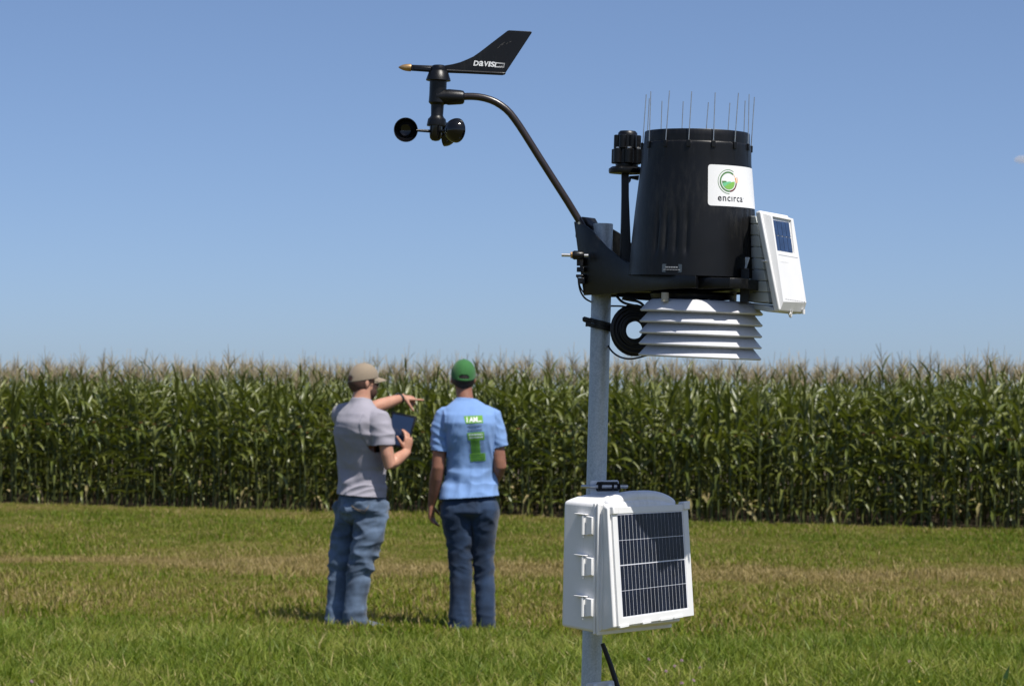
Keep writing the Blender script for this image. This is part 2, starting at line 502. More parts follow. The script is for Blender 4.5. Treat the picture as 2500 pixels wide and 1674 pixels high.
# ================================================================== rain collector on its bracket: the sensor suite
YC = 3.23
suite = thing('weather_station', 'black weather station with rain cone, bird spikes and white plate shield on the pole', 'weather station', at(1700, 700, YC))
kc = YC / F_PX
ctop = at(1702, 325, YC)
FC = frame(ctop, AX, V((0, -1, 0)))        # local x looks at the camera, z up
prof_px = [(0, 128.2), (28, 129.4), (30, 131.6), (32, 132.2), (75, 134.6), (105, 137.6), (196, 147), (268, 153), (335, 157.5), (352, 158.5)]
def cone_r(d):
    for (d0, r0), (d1, r1) in zip(prof_px, prof_px[1:]):
        if d <= d1:
            return (r0 + (r1 - r0) * (d - d0) / (d1 - d0)) * kc
    return prof_px[-1][1] * kc
def cone_p(a_deg, d, off=0.0):
    """a point of the cone: degrees to the right of the side turned to the camera, pixels below the rim"""
    a = R(a_deg); r = cone_r(d) + off
    return FC @ V((r * math.cos(a), r * math.sin(a), -d * kc))
# surface with shallow pleats under each spike and long grooves low down
NS = 14
spike_a = [-167.5 + 360.0 / NS * k for k in range(NS)]
NSEG = 280
ds = [0, 1.5, 14, 28, 29.5, 31, 33, 38, 45, 55, 65, 75, 85, 100, 125, 150, 175, 196, 205, 215, 230, 250, 268, 280, 290, 298, 310, 335, 352]
mb = MB(); rings = []
rings.append([FC @ V((124.5 * kc * math.cos(2 * math.pi * i / NSEG), 124.5 * kc * math.sin(2 * math.pi * i / NSEG), -110 * kc)) for i in range(NSEG)])
rings.append([FC @ V((125.2 * kc * math.cos(2 * math.pi * i / NSEG), 125.2 * kc * math.sin(2 * math.pi * i / NSEG), -1.0 * kc)) for i in range(NSEG)])
for d in ds:
    rg = []
    for i in range(NSEG):
        ad = 360.0 * i / NSEG
        off = 0.0
        if 33 <= d <= 90:
            fade = max(0.0, 1 - (d - 33) / 57.0)
            for sa in spike_a:
                q = abs((ad - sa + 180) % 360 - 180)
                if q < 3.2 * (0.35 + fade):
                    off += 2.0 * kc * fade * (1 - q / (3.2 * (0.35 + fade)))
        if 180 <= d <= 305:
            env = min(1, (d - 180) / 45.0) * min(1, (305 - d) / 14.0)
            for base_a in (0, 90, 180, 270):
                for s4 in (-41, -31.5, -21.5, -11.5):
                    q = abs((ad - (base_a + s4) + 180) % 360 - 180)
                    if q < 3.4:
                        off -= 4.6 * kc * env * (0.5 + 0.5 * math.cos(math.pi * q / 3.4))
        if d == 0: off -= 0.8 * kc
        rg.append(cone_p(ad, d, off))
    rings.append(rg)
mb.loft(rings, cap=False)
cone = mb.build('rain_cone', M['black_cone'], suite, 32)
# inner funnel
mb = MB()
mb.lathe([(125 * kc, -60 * kc), (8 * kc, -125 * kc), (6 * kc, -200 * kc)], FC, 48, cap=False)
mb.build('funnel', M['black'], suite)
# bird spikes: front ones measured, each a little off true
lean = [0.0, .01, -.012, -.022, .006, -.024, -.016, .004, -.02, .012, -.01, .0, -.012, -.03]
for k, a in enumerate(spike_a):
    p0 = cone_p(a, 31.5, 0.9 * kc)
    radial = (p0 - (FC @ V((0, 0, -31.5 * kc)))).normalized()
    p1 = p0 + AX * (121 + 3 * math.sin(k * 5.1)) * kc + V((1, 0, 0)) * (.0012 - lean[k] * 0.085) + radial * .0008 * math.sin(k * 3.3)
    mb = MB()
    mb.limb([p0 - AX * .004, p0.lerp(p1, .5), p1], .00075, 6)
    mb.build('bird_spike', M['steel'], suite)
    mb = MB()
    q = cone_p(a, 36, 1.5 * kc)
    mb.box(q, 0.0035, 0.006, 0.010, radial, AX.cross(radial), AX)
    mb.build('spike_socket', M['black_cone'], suite, bevel=.0006)

# white sticker wrapped round the cone and its emblem
def patch_grid(a0, a1, d0, d1, r_px, na=26, nd=10):
    """cylindrical label with rounded corners"""
    w = (a1 - a0); h = d1 - d0
    arc = R(w) * 146.0
    mb = MB(); vs = []
    for j in range(nd + 1):
        t = j / nd
        # shrink the row ends inside the corner radius
        y = t * h
        e = 0.0
        dd = min(y, h - y)
        if dd < r_px:
            e = r_px - math.sqrt(max(0, r_px ** 2 - (r_px - dd) ** 2))
        for i in range(na + 1):
            s = e + (arc - 2 * e) * i / na
            vs.append(cone_p(a0 + w * s / arc, d0 + y, 0.00045))
    fs = [(j * (na + 1) + i, j * (na + 1) + i + 1, (j + 1) * (na + 1) + i + 1, (j + 1) * (na + 1) + i) for j in range(nd) for i in range(na)]
    mb.add(vs, fs)
    return mb
D0 = 85.5; D1 = 184.0
mb = MB()
w_ = 76.0
rowsd = [D0 + (D1 - D0) * t for t in (0, .012, .035, .07, .2, .35, .5, .65, .8, .93, .965, .988, 1.0)]
vs = []; na = 28
for d in rowsd:
    dd = min(d - D0, D1 - d); rr = 7.0
    e = rr - math.sqrt(max(0, rr ** 2 - (rr - dd) ** 2)) if dd < rr else 0.0
    for i in range(na + 1):
        arc = R(w_) * 144.0
        s = e + (arc - 2 * e) * i / na
        vs.append(cone_p(7.4 + w_ * s / arc, d, .00045))
mb.add(vs, [(j * (na + 1) + i, j * (na + 1) + i + 1, (j + 1) * (na + 1) + i + 1, (j + 1) * (na + 1) + i) for j in range(len(rowsd) - 1) for i in range(na)])
stick = mb.build('label_sticker', M['sticker'], suite, 60)
def on_cone(vs, fs, name, m, a_c, d_c, off=.0007, parent=None):
    """flat print (x right, y up, in photo pixels round its centre) wrapped on the cone"""
    mb = MB()
    r = cone_r(d_c) / kc
    mb.add([cone_p(a_c + math.degrees(x / r), d_c - y, off) for x, y in vs], fs)
    return mb.build(name, m, parent or stick, 60)
LA, LD = 29.5, 125.0
def ring_(r0, r1, a0, a1, m, name, n=28):
    v, f = arc_strip(0, 0, r0, r1, a0, a1, n); on_cone(v, f, name, M[m], LA, LD)
ring_(21.0, 24.6, 52, 275, 'lg_green', 'emblem_ring')
ring_(22.5, 23.6, 25, 52, 'lg_peach', 'emblem_ring')
ring_(21.0, 24.6, -4, 26, 'lg_orange', 'emblem_ring')
ring_(21.0, 24.6, -84, -4, 'lg_brown', 'emblem_ring')
ring_(28.3, 29.5, 58, 272, 'lg_green', 'emblem_arc')
ring_(27.6, 28.8, -3, 26, 'lg_orange', 'emblem_arc')
def field(fn_top, fn_bot, x0, x1, m, n=14):
    vs = []; fs = []
    for k in range(n + 1):
        x = x0 + (x1 - x0) * k / n
        t = fn_top(x); b = fn_bot(x)
        vs += [(x, t), (x, min(b, t))]
    for k in range(n):
        fs.append((2 * k, 2 * k + 1, 2 * k + 3, 2 * k + 2))
    on_cone(vs, fs, 'emblem_field', M[m], LA, LD)
circ = lambda x: -math.sqrt(max(0, 18.6 ** 2 - x * x))
field(lambda x: max(circ(x), min(1.0, 1.0 - ((18.0 - x) / 31.0) ** 1.8 * 12.5)), circ, -13.0, 17.9, 'lg_lime')
field(lambda x: max(circ(x), 0.6 - ((6 - x) / 24.0) ** 2 * 5.2), lambda x: max(circ(x), -0.4 - ((18.0 - x) / 31.0) ** 1.8 * 12.5 + 0.0), -18.2, 6.5, 'lg_teal')
field(lambda x: 1.4, lambda x: max(circ(x), -0.2 - ((2 - x) / 20.0) ** 2 * 3.6), -18.5, -6.5, 'lg_green')
tv, tf, tw = text_polys('enc\u0131rca', bold=0.012, space=1.12)
s_ = 75.0 / tw
on_cone([(x * s_ - 37.5, y * s_ * 1.0) for x, y in tv], tf, 'label_lettering', M['ink'], 32.0, 171.5)
tv, tf, tw = text_polys('SM')
on_cone([(x * 3.6 / tw, y * 3.2) for x, y in tv], tf, 'label_lettering', M['ink_grey'], 32.0 + math.degrees(39.5 / 145), 163.5)
# small grey maker's plate low on the cone
mb = MB()
pl = rounded_rect(-25, -10, 25, 10, 3)
r_ = cone_r(336) / kc
mb.add([cone_p(-23.5 + math.degrees(x / r_), 336 - y, .0006) for x, y in pl], [tuple(range(len(pl)))])
plate = mb.build('maker_plate', M['grey_sticker'], suite, 60)
mb = MB()
for y, xs in ((2.4, [(-16, -9), (-8, -3), (-2, 3), (4, 9), (10, 15)]), (-3.6, [(-21, -14), (-13, -6), (-5, 1), (2, 8), (9, 14), (15, 21)])):
    for x0, x1 in xs:
        h = 1.5 if y > 0 else .8
        mb.add([cone_p(-23.5 + math.degrees(x / r_), 336 - yy, .001) for x, yy in ((x0, y - h), (x1, y - h), (x1, y + h), (x0, y + h))], [(0, 1, 2, 3)])
o = mb.build('fine_print', M['ink_grey'], plate, None); o['kind'] = 'stuff'

# bracket: teardrop tub round pole and cone, its left side plate swooping up to the vane arm
pp = at(1466, 640, YP)
def side(px, py, w):
    return on_plane(px, py, pp - TAN * w, TAN)
wall = [(1403, 541, .030), (1432, 552, .031), (1444, 561, .033), (1462, 581, .036), (1482, 603, .040), (1505, 622, .045), (1525, 636, .050), (1545, 647, .056), (1567, 656, .063),
        (1590, 663, .070), (1620, 668, .080), (1655, 671, .089), (1698, 673.5, .090), (1704, 676, .062), (1782, 678.5, .058), (1805, 679, .046)]
zb = at(1600, 714, 3.25).z
front_t = [side(x, y, w) for x, y, w in wall]
def low(p, w):
    t = (p.z - zb) / AX.z
    return p - AX * t
front_b = [low(p, 0) for p in front_t]
# lower left corner is cut away
front_b[0] = front_b[0] + V((.018, 0, .004)) ; 
WB_ = [w for x, y, w in wall]; WB_[-2] = .012; WB_[-1] = -.026      # the far side is cut back at the sensor end
back_t = [p + TAN * (w + wb) for p, (x, y, w), wb in zip(front_t, wall, WB_)]
back_b = [p + TAN * (w + wb) for p, (x, y, w), wb in zip(front_b, wall, WB_)]
mb = MB()
nW = len(wall)
for T_, B_ in ((front_t, front_b), (back_t, back_b)):
    mids = [t.lerp(b, .5) for t, b in zip(T_, B_)]
    o_ = len(mb.v); mb.v += T_ + B_
    for k in range(nW - 1):
        mb.f.append((o_ + k, o_ + k + 1, o_ + nW + k + 1, o_ + nW + k))
# end wall at the sensor end and floor
mb.quad(front_t[-1], back_t[-1], back_b[-1], front_b[-1])
me = mb.mesh('bracket_tub')
bm = bmesh.new(); bm.from_mesh(me); bmesh.ops.remove_doubles(bm, verts=bm.verts, dist=1e-5); bmesh.ops.recalc_face_normals(bm, faces=bm.faces); bm.to_mesh(me); bm.free()
set_smooth(me, 30)
o = link('mounting_bracket', me, M['black'], suite)
md = o.modifiers.new('thick', 'SOLIDIFY'); md.thickness = 0.0032; md.offset = 0
md = o.modifiers.new('bevel', 'BEVEL'); md.width = .0008; md.segments = 2; md.limit_method = 'ANGLE'; md.angle_limit = R(40)
mb = MB()
fl = [p + AX * .003 for p in front_b] + [p + AX * .003 for p in reversed(back_b)]
mb.prism(fl, AX * .004)
mb.build('bracket_floor', M['black'], suite)
# tray hanging under the floor
mb = MB()
ctr = at(1690, 716, YC)
Ft = frame(ctr, AX, V((0, -1, 0)))
mb.lathe([(100 * kc, 0.002), (104 * kc, -3 * kc), (100 * kc, -14 * kc), (60 * kc, -17 * kc), (2 * kc, -17 * kc)], Ft, 48)
mb.build('rain_tray', M['black'], suite)
mb = MB()
mb.prism([at(1500, 714, 3.3), at(1510, 724, 3.3), at(1545, 731, 3.28), at(1620, 735, 3.26), at(1625, 714, 3.26)], TAN * .05)
mb.build('drain_guard', M['black'], suite, bevel=.001)
# pole clamp inside the bracket: saddle, bolts, wing nuts
for py in (623, 656):
    c = pole_at(at(1470, py, YP).z)
    mb = MB()
    if py == 623:
        q0 = at(1371, 622.5, YP - .035); q1 = at(1436, 624, YP - .035)
        mb.limb([q0, q1], 4.2 * kc, 12)
        mb.build('clamp_bolt', M['steel'], suite)
        mb = MB()
        mb.limb([at(1393, 622.5, YP - .035), at(1399, 622.6, YP - .035)], 8.2 * kc, 6)
        mb.build('nut', M['brass'], suite, 20)
        mb = MB()
        ax = (q1 - q0).normalized()
        mb.limb([at(1397.5, 622.6, YP - .035), at(1402, 622.8, YP - .035), at(1423, 623, YP - .035), at(1426, 623, YP - .035)], [9 * kc, 11.5 * kc, 10.5 * kc, 8 * kc], 14)
        mb.build('clamp_knob', M['black'], suite, 40)
    else:
        mb.lathe([(PR + .001, -.006), (PR + .0052, -.006), (PR + .0052, .006), (PR + .001, .006)], frame(c, PA), 28, cap=False)
        mb.build('clamp_ring', M['black'], suite, 40)
# blue-grey back plate seen behind the pole top, and clamp teeth on the left edge
mb = MB()
mb.prism([at(1474, 592, 3.385), at(1496, 574, 3.385), at(1503, 575, 3.385), at(1521, 585, 3.385), at(1530, 640, 3.385), at(1480, 640, 3.385)], TAN * .012)
mb.build('back_plate', M['black'], suite, bevel=.001)
for (x0, y0, x1, y1) in ((1408, 652, 1426, 664), (1406, 670, 1424, 677), (1408, 629, 1424, 649), (1411, 678, 1428, 693)):
    mb = MB()
    a_, b_ = at(x0, y1, YP - .02), at(x1, y0, YP - .02)
    mb.hexa([at(x0, y1, YP - .025), at(x1, y1, YP - .025), at(x1, y1, YP + .02), at(x0, y1, YP + .02)], [at(x0, y0, YP - .025), at(x1, y0, YP - .025), at(x1, y0, YP + .02), at(x0, y0, YP + .02)])
    mb.build('clamp_tooth', M['black'], suite, bevel=.0008)
mb = MB()
mb.limb([at(1413.6, 544.6, YP - .0465), at(1413.6, 544.6, YP - .054)], 3.2 * kc, 12)
mb.build('plate_screw', M['steel'], suite, 40)
# arm socket lug
mb = MB()
mb.prism([side(1404, 545, .012), side(1408, 534, .012), side(1420, 529, .012), side(1428, 530, .012), side(1436, 545, .012), side(1448, 553, .012), side(1448, 580, .012), side(1404, 580, .012)], TAN * .026)
mb.build('arm_socket', M['black'], suite, bevel=.0015)
# dark upright behind the transmitter, on the end wall
mb = MB()
mb.hexa([at(1806, 738, 3.16), at(1829, 738, 3.15), at(1829, 738, 3.19), at(1806, 738, 3.2)], [at(1808, 655, 3.16), at(1829, 655, 3.15), at(1829, 655, 3.19), at(1808, 655, 3.2)])
mb.build('end_upright', M['black'], suite, bevel=.0012)

# radiation shield: five white plates, knob and spacers
shield = mb = None
ptop = at(1712.6, 761.5, YC); pbot = at(1708.5, 870.0, YC)
AXS = (ptop - pbot).normalized(); AXS = V((AXS.x, AX.y * .8, AXS.z)).normalized()
pitch = (ptop - pbot).length / 4.0
for k in range(5):
    c = ptop - AXS * pitch * k
    Fk = frame(c, AXS, V((0, -1, 0)))
    ro = 149.5 * kc; ri = 129 * kc; h = 24 * kc
    if k == 0:
        prof = [(ro - .6 * kc, -2.0 * kc), (ro + .5 * kc, -.6 * kc), (ro + .3 * kc, 1.2 * kc), (ro - 2.2 * kc, 3.0 * kc), (ri + 4 * kc, 20 * kc), (ri - 4 * kc, 25.5 * kc), (118 * kc, 27.5 * kc), (20 * kc, 29 * kc), (1 * kc, 29 * kc)]
    else:
        prof = [(ro - .6 * kc, -2.0 * kc), (ro + .5 * kc, -.6 * kc), (ro + .3 * kc, 1.2 * kc), (ro - 2.2 * kc, 3.0 * kc), (ri, h), (ri - 3 * kc, h + 1.5 * kc), (90 * kc, h + 1.5 * kc)]
    inner = [(r - 2.2 * kc, z - 1.6 * kc) for r, z in reversed(prof)]
    mb = MB()
    mb.lathe(prof + inner + [prof[0]], Fk, 96, cap=False)
    mb.build('shield_plate', M['white_matte'], suite, 30)
# inside core so that one cannot look through between the plates
mb = MB()
mb.lathe([(84 * kc, -4.0 * pitch - 0 * kc), (88 * kc, -3.9 * pitch), (88 * kc, 20 * kc), (60 * kc, 22 * kc)], frame(ptop, AXS), 40)
mb.build('shield_core', M['white_matte'], suite)
mb = MB(); mb.lathe([(9 * kc, -20 * kc), (9 * kc, 2 * kc)], frame(at(1624, 716, YC - .06), AX), 20)
mb.build('spacer_post', M['tan_post'], suite)
mb = MB(); mb.lathe([(9 * kc, -20 * kc), (9 * kc, 2 * kc)], frame(at(1790, 716, YC + .06), AX), 20)
mb.build('spacer_post', M['tan_post'], suite)
mb = MB(); mb.lathe([(11 * kc, -12 * kc), (13 * kc, -7 * kc), (13 * kc, -2 * kc), (8 * kc, 2 * kc)], frame(at(1698, 727, YC - .045), AX), 20)
mb.build('shield_knob', M['white'], suite)
mb = MB(); mb.lathe([(4 * kc, -12 * kc), (4.5 * kc, -6 * kc), (1.5 * kc, 3 * kc)], frame(at(1730, 730, YC - .05), AX), 14)
mb.build('spacer_pin', M['white'], suite)

# ================================================================== light sensor on its post
ls = thing('light_sensor', 'black lobed light sensor on a thin upright post left of the rain cone', 'sensor', at(1530, 640, 3.305))
YL = 3.305; kl = YL / F_PX
mb = MB()
def rectring(px0, px1, py, dep):
    a = at(px0, py, YL); b = at(px1, py, YL); d = V((0, dep, 0))
    return [a - d, b - d, b + d, a + d]
mb.loft([rectring(1514, 1541, 646, .010), rectring(1515.5, 1538, 560, .009), rectring(1517, 1535, 480, .007), rectring(1517, 1535, 418, .007)])
mb.build('sensor_post', M['black'], ls, 30, bevel=.0012)
mb = MB()
mb.prism([at(1536, 430, YL), at(1536, 447, YL), at(1540, 442, YL), at(1541, 436, YL), at(1559, 440, YL), at(1561, 428, YL)], V((0, .006, 0)))
mb.build('post_gusset', M['black'], ls, bevel=.0006)
FL = frame(at(1530.0, 417, YL), AX, V((0, -1, 0)))
mb = MB(); mb.lathe([(20 * kl, -9 * kl), (43 * kl, -7 * kl), (44.5 * kl, -2 * kl), (44 * kl, 4 * kl), (37 * kl, 9 * kl), (10 * kl, 9.5 * kl)], FL, 48)
mb.build('sensor_shelf', M['black'], ls, 40)
mb = MB(); mb.lathe([(27 * kl, 9 * kl), (28 * kl, 14 * kl), (27 * kl, 18 * kl)], FL, 32); mb.build('sensor_foot', M['black'], ls, 40)
def lobes(r_mid, r_lobe, z0, z1, n, ph, nm, core):
    mb = MB(); mb.lathe([(core, z0 + kl), (core, z1 - kl * 1.5)], FL, 32); mb.build('sensor_body', M['black'], ls, 40)
    for k in range(n):
        a = 2 * math.pi * (k + ph) / n
        Fk = FL @ Matrix.Translation((r_mid * math.cos(a), r_mid * math.sin(a), 0))
        mb = MB(); mb.lathe([(r_lobe * .8, z0), (r_lobe, z0 + 1.5 * kl), (r_lobe, z1 - 1.5 * kl), (r_lobe * .8, z1)], Fk, 18)
        mb.build(nm, M['black'], ls, 40)
lobes(28 * kl, 12.0 * kl, 17 * kl, 53 * kl, 6, .12, 'sensor_lobe', 30 * kl)
lobes(24 * kl, 9.5 * kl, 53 * kl, 87 * kl, 6, .5, 'sensor_lobe', 25 * kl)
mb = MB(); mb.lathe([(24 * kl, 85 * kl), (23.5 * kl, 92 * kl), (19 * kl, 97 * kl), (3 * kl, 97.5 * kl)], FL, 32); mb.build('sensor_cap', M['black'], ls, 40)
for k in range(6):
    a = 2 * math.pi * (k + .12) / 6
    mb = MB(); mb.lathe([(6 * kl, 52.5 * kl), (6 * kl, 56 * kl), (4.5 * kl, 57 * kl)], FL @ Matrix.Translation((28 * kl * math.cos(a), 28 * kl * math.sin(a), 0)), 12)
    mb.build('screw_head', M['steel'], ls, 40)

# ================================================================== anemometer: arm, vane and cups
YA = 3.36; ka = YA / F_PX
an = thing('anemometer', 'black wind vane and spinning cups on a long curved arm at the upper left', 'anemometer', at(1412, 536, YA))
pts = [(1127, 236.5), (1142, 235.8), (1154.6, 236), (1168, 237), (1182.6, 239.8), (1197, 244), (1210.7, 250), (1223, 257.5), (1235, 266.5), (1246, 277.5), (1256, 290.5), (1268, 307.5), (1281, 327.5), (1298, 354.5), (1316, 383.2), (1351, 438), (1386, 492.5), (1412.5, 536), (1424, 556)]
mb = MB(); mb.limb([at(x, y, YA) for x, y in pts], 8.9 * ka, 20)
mb.build('arm_tube', M['bronze_tube'], an, 50)
tilt = V((math.tan(R(1.6)), AX.y, 1)).normalized()
def fr_px(px, py):
    return frame(at(px, py, YA), tilt, V((0, -1, 0)))
mb = MB(); mb.lathe([(18 * ka, 2 * ka), (20 * ka, -2 * ka), (24 * ka, -6 * ka), (29.5 * ka, -22 * ka), (30.5 * ka, -26 * ka), (29 * ka, -27 * ka), (21 * ka, -27 * ka), (21 * ka, -62 * ka), (22 * ka, -80 * ka), (16 * ka, -86 * ka), (15 * ka, -112 * ka), (17 * ka, -116 * ka), (22 * ka, -121 * ka), (24.5 * ka, -136 * ka), (24 * ka, -138 * ka), (10 * ka, -138 * ka)], fr_px(1071, 171), 40)
mb.build('sensor_housing', M['black'], an, 32)
mb = MB(); mb.limb([at(1066, 237, YA), at(1090, 237, YA), at(1096, 237.5, YA), at(1124, 238, YA), at(1131, 238.3, YA), at(1134, 238.4, YA)], [19 * ka, 18.5 * ka, 19.5 * ka, 17.5 * ka, 16.0 * ka, 12 * ka], 28)
mb.build('arm_collar', M['black'], an, 32)
# wind vane
vane = None
mb = MB()
poly = [(1062, 163), (1086, 160), (1105, 157), (1124, 152), (1141, 145), (1156, 138), (1169, 129), (1185, 117), (1197, 107.5), (1239, 75.5), (1243, 74.3), (1297, 77), (1298.5, 80), (1236, 175), (1232, 180), (1225, 183), (1200, 182), (1062, 177)]
mb.prism([at(x, y, YA - .0012) for x, y in poly], V((0, .0024, 0)))
vane = mb.build('wind_vane', M['black_cone'], an, 30, bevel=.0005)
mb = MB(); mb.limb([at(1050, 172, YA), at(1090, 173.5, YA), at(1140, 176, YA), at(1200, 179, YA), at(1226, 180.2, YA), at(1231, 179.8, YA), at(1234, 178.6, YA)], [6 * ka, 5 * ka, 4.4 * ka, 4.2 * ka, 4.2 * ka, 3.4 * ka, 1.6 * ka], 14)
mb.build('vane_rib', M['black'], vane, 40)
mb = MB()
mb.hexa([at(1003, 173.5, YA - .0045), at(1062, 177.5, YA - .0045), at(1062, 177.5, YA + .0045), at(1003, 173.5, YA + .0045)], [at(1003, 158.5, YA - .0045), at(1062, 160.5, YA - .0045), at(1062, 160.5, YA + .0045), at(1003, 158.5, YA + .0045)])
mb.build('vane_boom', M['black'], vane, bevel=.0018, segs=3)
mb = MB()
mb.hexa([at(1010, 170.3, YA - .0056), at(1052, 173, YA - .0056), at(1052, 173, YA - .004), at(1010, 170.3, YA - .004)], [at(1010, 162.3, YA - .0056), at(1052, 164.3, YA - .0056), at(1052, 164.3, YA - .004), at(1010, 162.3, YA - .004)])
mb.build('boom_ridge', M['black'], vane, bevel=.0008)
mb = MB(); mb.limb([at(972.6, 164.6, YA), at(976, 164.7, YA), at(983, 165, YA), at(991, 165.3, YA), at(1001, 165.7, YA), at(1004, 165.8, YA)], [.4 * ka, 3.2 * ka, 6.6 * ka, 8.6 * ka, 9.3 * ka, 8.8 * ka], 24)
mb.build('vane_tip', M['brass'], vane, 40)
mb = MB(); mb.lathe([(20 * ka, -3 * ka), (20.5 * ka, 3 * ka), (18 * ka, 10 * ka), (13 * ka, 12.5 * ka), (2 * ka, 13 * ka)], fr_px(1071.5, 172), 32)
mb.build('vane_hub', M['black'], an, 32)
# lettering on the vane
def on_vane(vs, fs, x0, y0, sx, sy, slope, m, name):
    mb = MB()
    mb.add([at(x0 + x * sx, y0 - y * sy + x * sx * slope, YA - .0019) for x, y in vs], fs)
    return mb.build(name, m, vane, None)
SL = 0.064
x = 1155.5
def letter(ch, wpx, bold, hscale=1.0):
    """one letter, slanted and stretched to its measured box"""
    global x
    tv, tf, tw = text_polys(ch, bold=bold)
    y0 = min(p[1] for p in tv); hh = max(p[1] for p in tv) - y0
    tv = [(p[0] / tw * wpx + (p[1] - y0) / hh * 2.7, (p[1] - y0) / hh * 12.6) for p in tv]
    on_vane(tv, tf, x, 160.7 + (x - 1155.5) * SL, 1.0, 1.0, SL, M['print_white'], 'vane_letter')
    x += wpx + 0.7
letter('D', 12.0, .03); letter('a', 11.0, .022); letter('V', 11.0, .03); letter('I', 4.2, .03); letter('S', 10.6, .03)
mb = MB()
def bar(u0, u1, v0, v1):
    q = []
    for u, v in ((u0, v0), (u1, v0), (u1, v1), (u0, v1)):
        X = 1207 + u + v * .22; Yp = 164.6 - v + (u) * SL
        q.append(at(X, Yp, YA - .0019))
    mb.add(q, [(0, 1, 2, 3)])
bar(0, 2.7, 0, 12)
for k in range(8):
    w = 1.75 - k * .13; u = 3.0 + k * 2.35
    bar(u, u + w, 8.2 + min(2.5, 3.0 - k * .35) * .5, 11.9); bar(u, u + w, 0, 2.2 + k * .33)
bar(22.0, 22.8, 0, 11.8)
o = mb.build('vane_emblem', M['print_white'], vane, None); o['kind'] = 'stuff'
mb = MB()
for (x0, y0, x1, y1) in ((1219, 112, 1232, 103), (1224, 111, 1229, 107), (1236, 108, 1240, 104), (1214, 118, 1220, 113), (1243, 103.5, 1248, 101)):
    mb.add([at(x0, y0, YA - .0017), at(x1, y1, YA - .0017), at(x1 + .5, y1 + .9, YA - .0017), at(x0 + .6, y0 + .8, YA - .0017)], [(0, 1, 2, 3)])
o = mb.build('scuff_mark', mat('scuff', (.06, .058, .056), .6), vane, None); o['kind'] = 'stuff'
# cup wheel
FH = frame(at(1064.5, 308, YA), tilt, V((1, 0, 0)))
wheel = None
mb = MB(); mb.lathe([(15.5 * ka, 4 * ka), (15.6 * ka, -20 * ka), (14 * ka, -30 * ka), (9 * ka, -35.5 * ka), (2 * ka, -37 * ka)], FH, 28)
wheel = mb.build('cup_hub', M['black_gloss'], an, 40)
RC = 75 * ka; cr = 30 * ka
for ph in (195, -45, 75):
    a = R(ph)
    c = FH @ V((RC * math.cos(a), RC * math.sin(a), -13.5 * ka))
    fwd = (FH.to_3x3() @ V((-math.sin(a), math.cos(a), 0))).normalized()    # open side
    Mx = frame(c, fwd, AX)
    prof = [(cr * math.cos(R(t)), -cr * math.sin(R(t))) for t in range(0, 91, 6)]
    prof[-1] = (.0002, -cr)
    inner = [(max(.0002, (r - .0009)), z + .0009) for r, z in reversed(prof)]
    inner[-1] = (cr - .001, 0.0)
    mb = MB(); mb.lathe(prof + inner, Mx, 36, cap=False)
    # close the rim
    n0 = 36; L_ = len(prof) + len(inner)
    for i in range(n0):
        j = (i + 1) % n0
        mb.f.append(((L_ - 1) * n0 + i, (L_ - 1) * n0 + j, j, i))
    mb.build('cup', M['black_gloss'], wheel, 60)
    mb = MB()
    rd = FH.to_3x3() @ V((math.cos(a), math.sin(a), 0))
    hub = FH @ V((0, 0, -13.5 * ka))
    mb.limb([hub + rd * 12 * ka, hub + rd * (RC - cr * .86)], [4 * ka, 3.3 * ka], 10)
    mb.build('cup_spoke', M['black'], wheel, 40)
# ================================================================== white transmitter with its small panel
tr = thing('transmitter_box', 'white louvred transmitter box with small blue solar panel right of the rain cone', 'transmitter', at(1860, 700, 3.13))
def tz(zx, zy, Y):
    return at(1790 + zx / 5.229, 490 + zy / 5.229, Y)
YT = 3.12
f_tl, f_tr, f_br, f_bl = tz(345, 118, YT + .000), tz(712, 185, YT + .075), tz(915, 1440, YT + .062), tz(588, 1412, YT - .014)
back = tz(275, 135, YT + .014) - f_tl
g_tl, g_tr, g_br, g_bl = tz(487, 190, YT + .004), tz(768, 232, YT + .066), tz(936, 1300, YT + .050), tz(640, 1288, YT - .012)
# flange
mb = MB()
mb.hexa([f_tl + back, f_tr + back, f_br + back, f_bl + back], [f_tl, f_tr, f_br, f_bl])
mb.build('cover_flange', M['white'], tr, bevel=.004, segs=3)
def lerp4(a, b, c, d, u, v):
    return a.lerp(b, u).lerp(d.lerp(c, u), v)
i_tl, i_tr, i_br, i_bl = [lerp4(f_tl, f_tr, f_br, f_bl, u, v) for u, v in ((.06, .025), (.97, .025), (.97, .985), (.06, .985))]
nF = (g_tr - g_tl).cross(g_bl - g_tl).normalized()
if nF.y > 0: nF = -nF
gp = g_tl
def T_(zx, zy, off=0.0):
    return on_plane(1790 + zx / 5.229, 490 + zy / 5.229, gp, nF) + nF * off
# cover: frustum with a window cut for the panel
w_tl, w_tr, w_br, w_bl = T_(503, 200), T_(742, 248), T_(790, 676), T_(566, 636)
g_tl, g_tr, g_br, g_bl = T_(487, 190), T_(768, 232), T_(936, 1300), T_(640, 1288)
mb = MB()
mb.v = [i_tl, i_tr, i_br, i_bl, g_tl, g_tr, g_br, g_bl, w_tl, w_tr, w_br, w_bl] + [p - nF * .004 for p in (w_tl, w_tr, w_br, w_bl)]
mb.f = [(0, 1, 5, 4), (1, 2, 6, 5), (2, 3, 7, 6), (3, 0, 4, 7), (4, 5, 9, 8), (5, 6, 10, 9), (6, 7, 11, 10), (7, 4, 8, 11), (8, 9, 13, 12), (9, 10, 14, 13), (10, 11, 15, 14), (11, 8, 12, 15)]
cover = mb.build('cover', M['white'], tr, 30, bevel=.0026, segs=3)
mb = MB()
mb.hexa([p - nF * .006 for p in (w_tl, w_tr, w_br, w_bl)], [p - nF * .003 for p in (w_tl, w_tr, w_br, w_bl)])
spn = mb.build('solar_panel', M['frame'], tr)
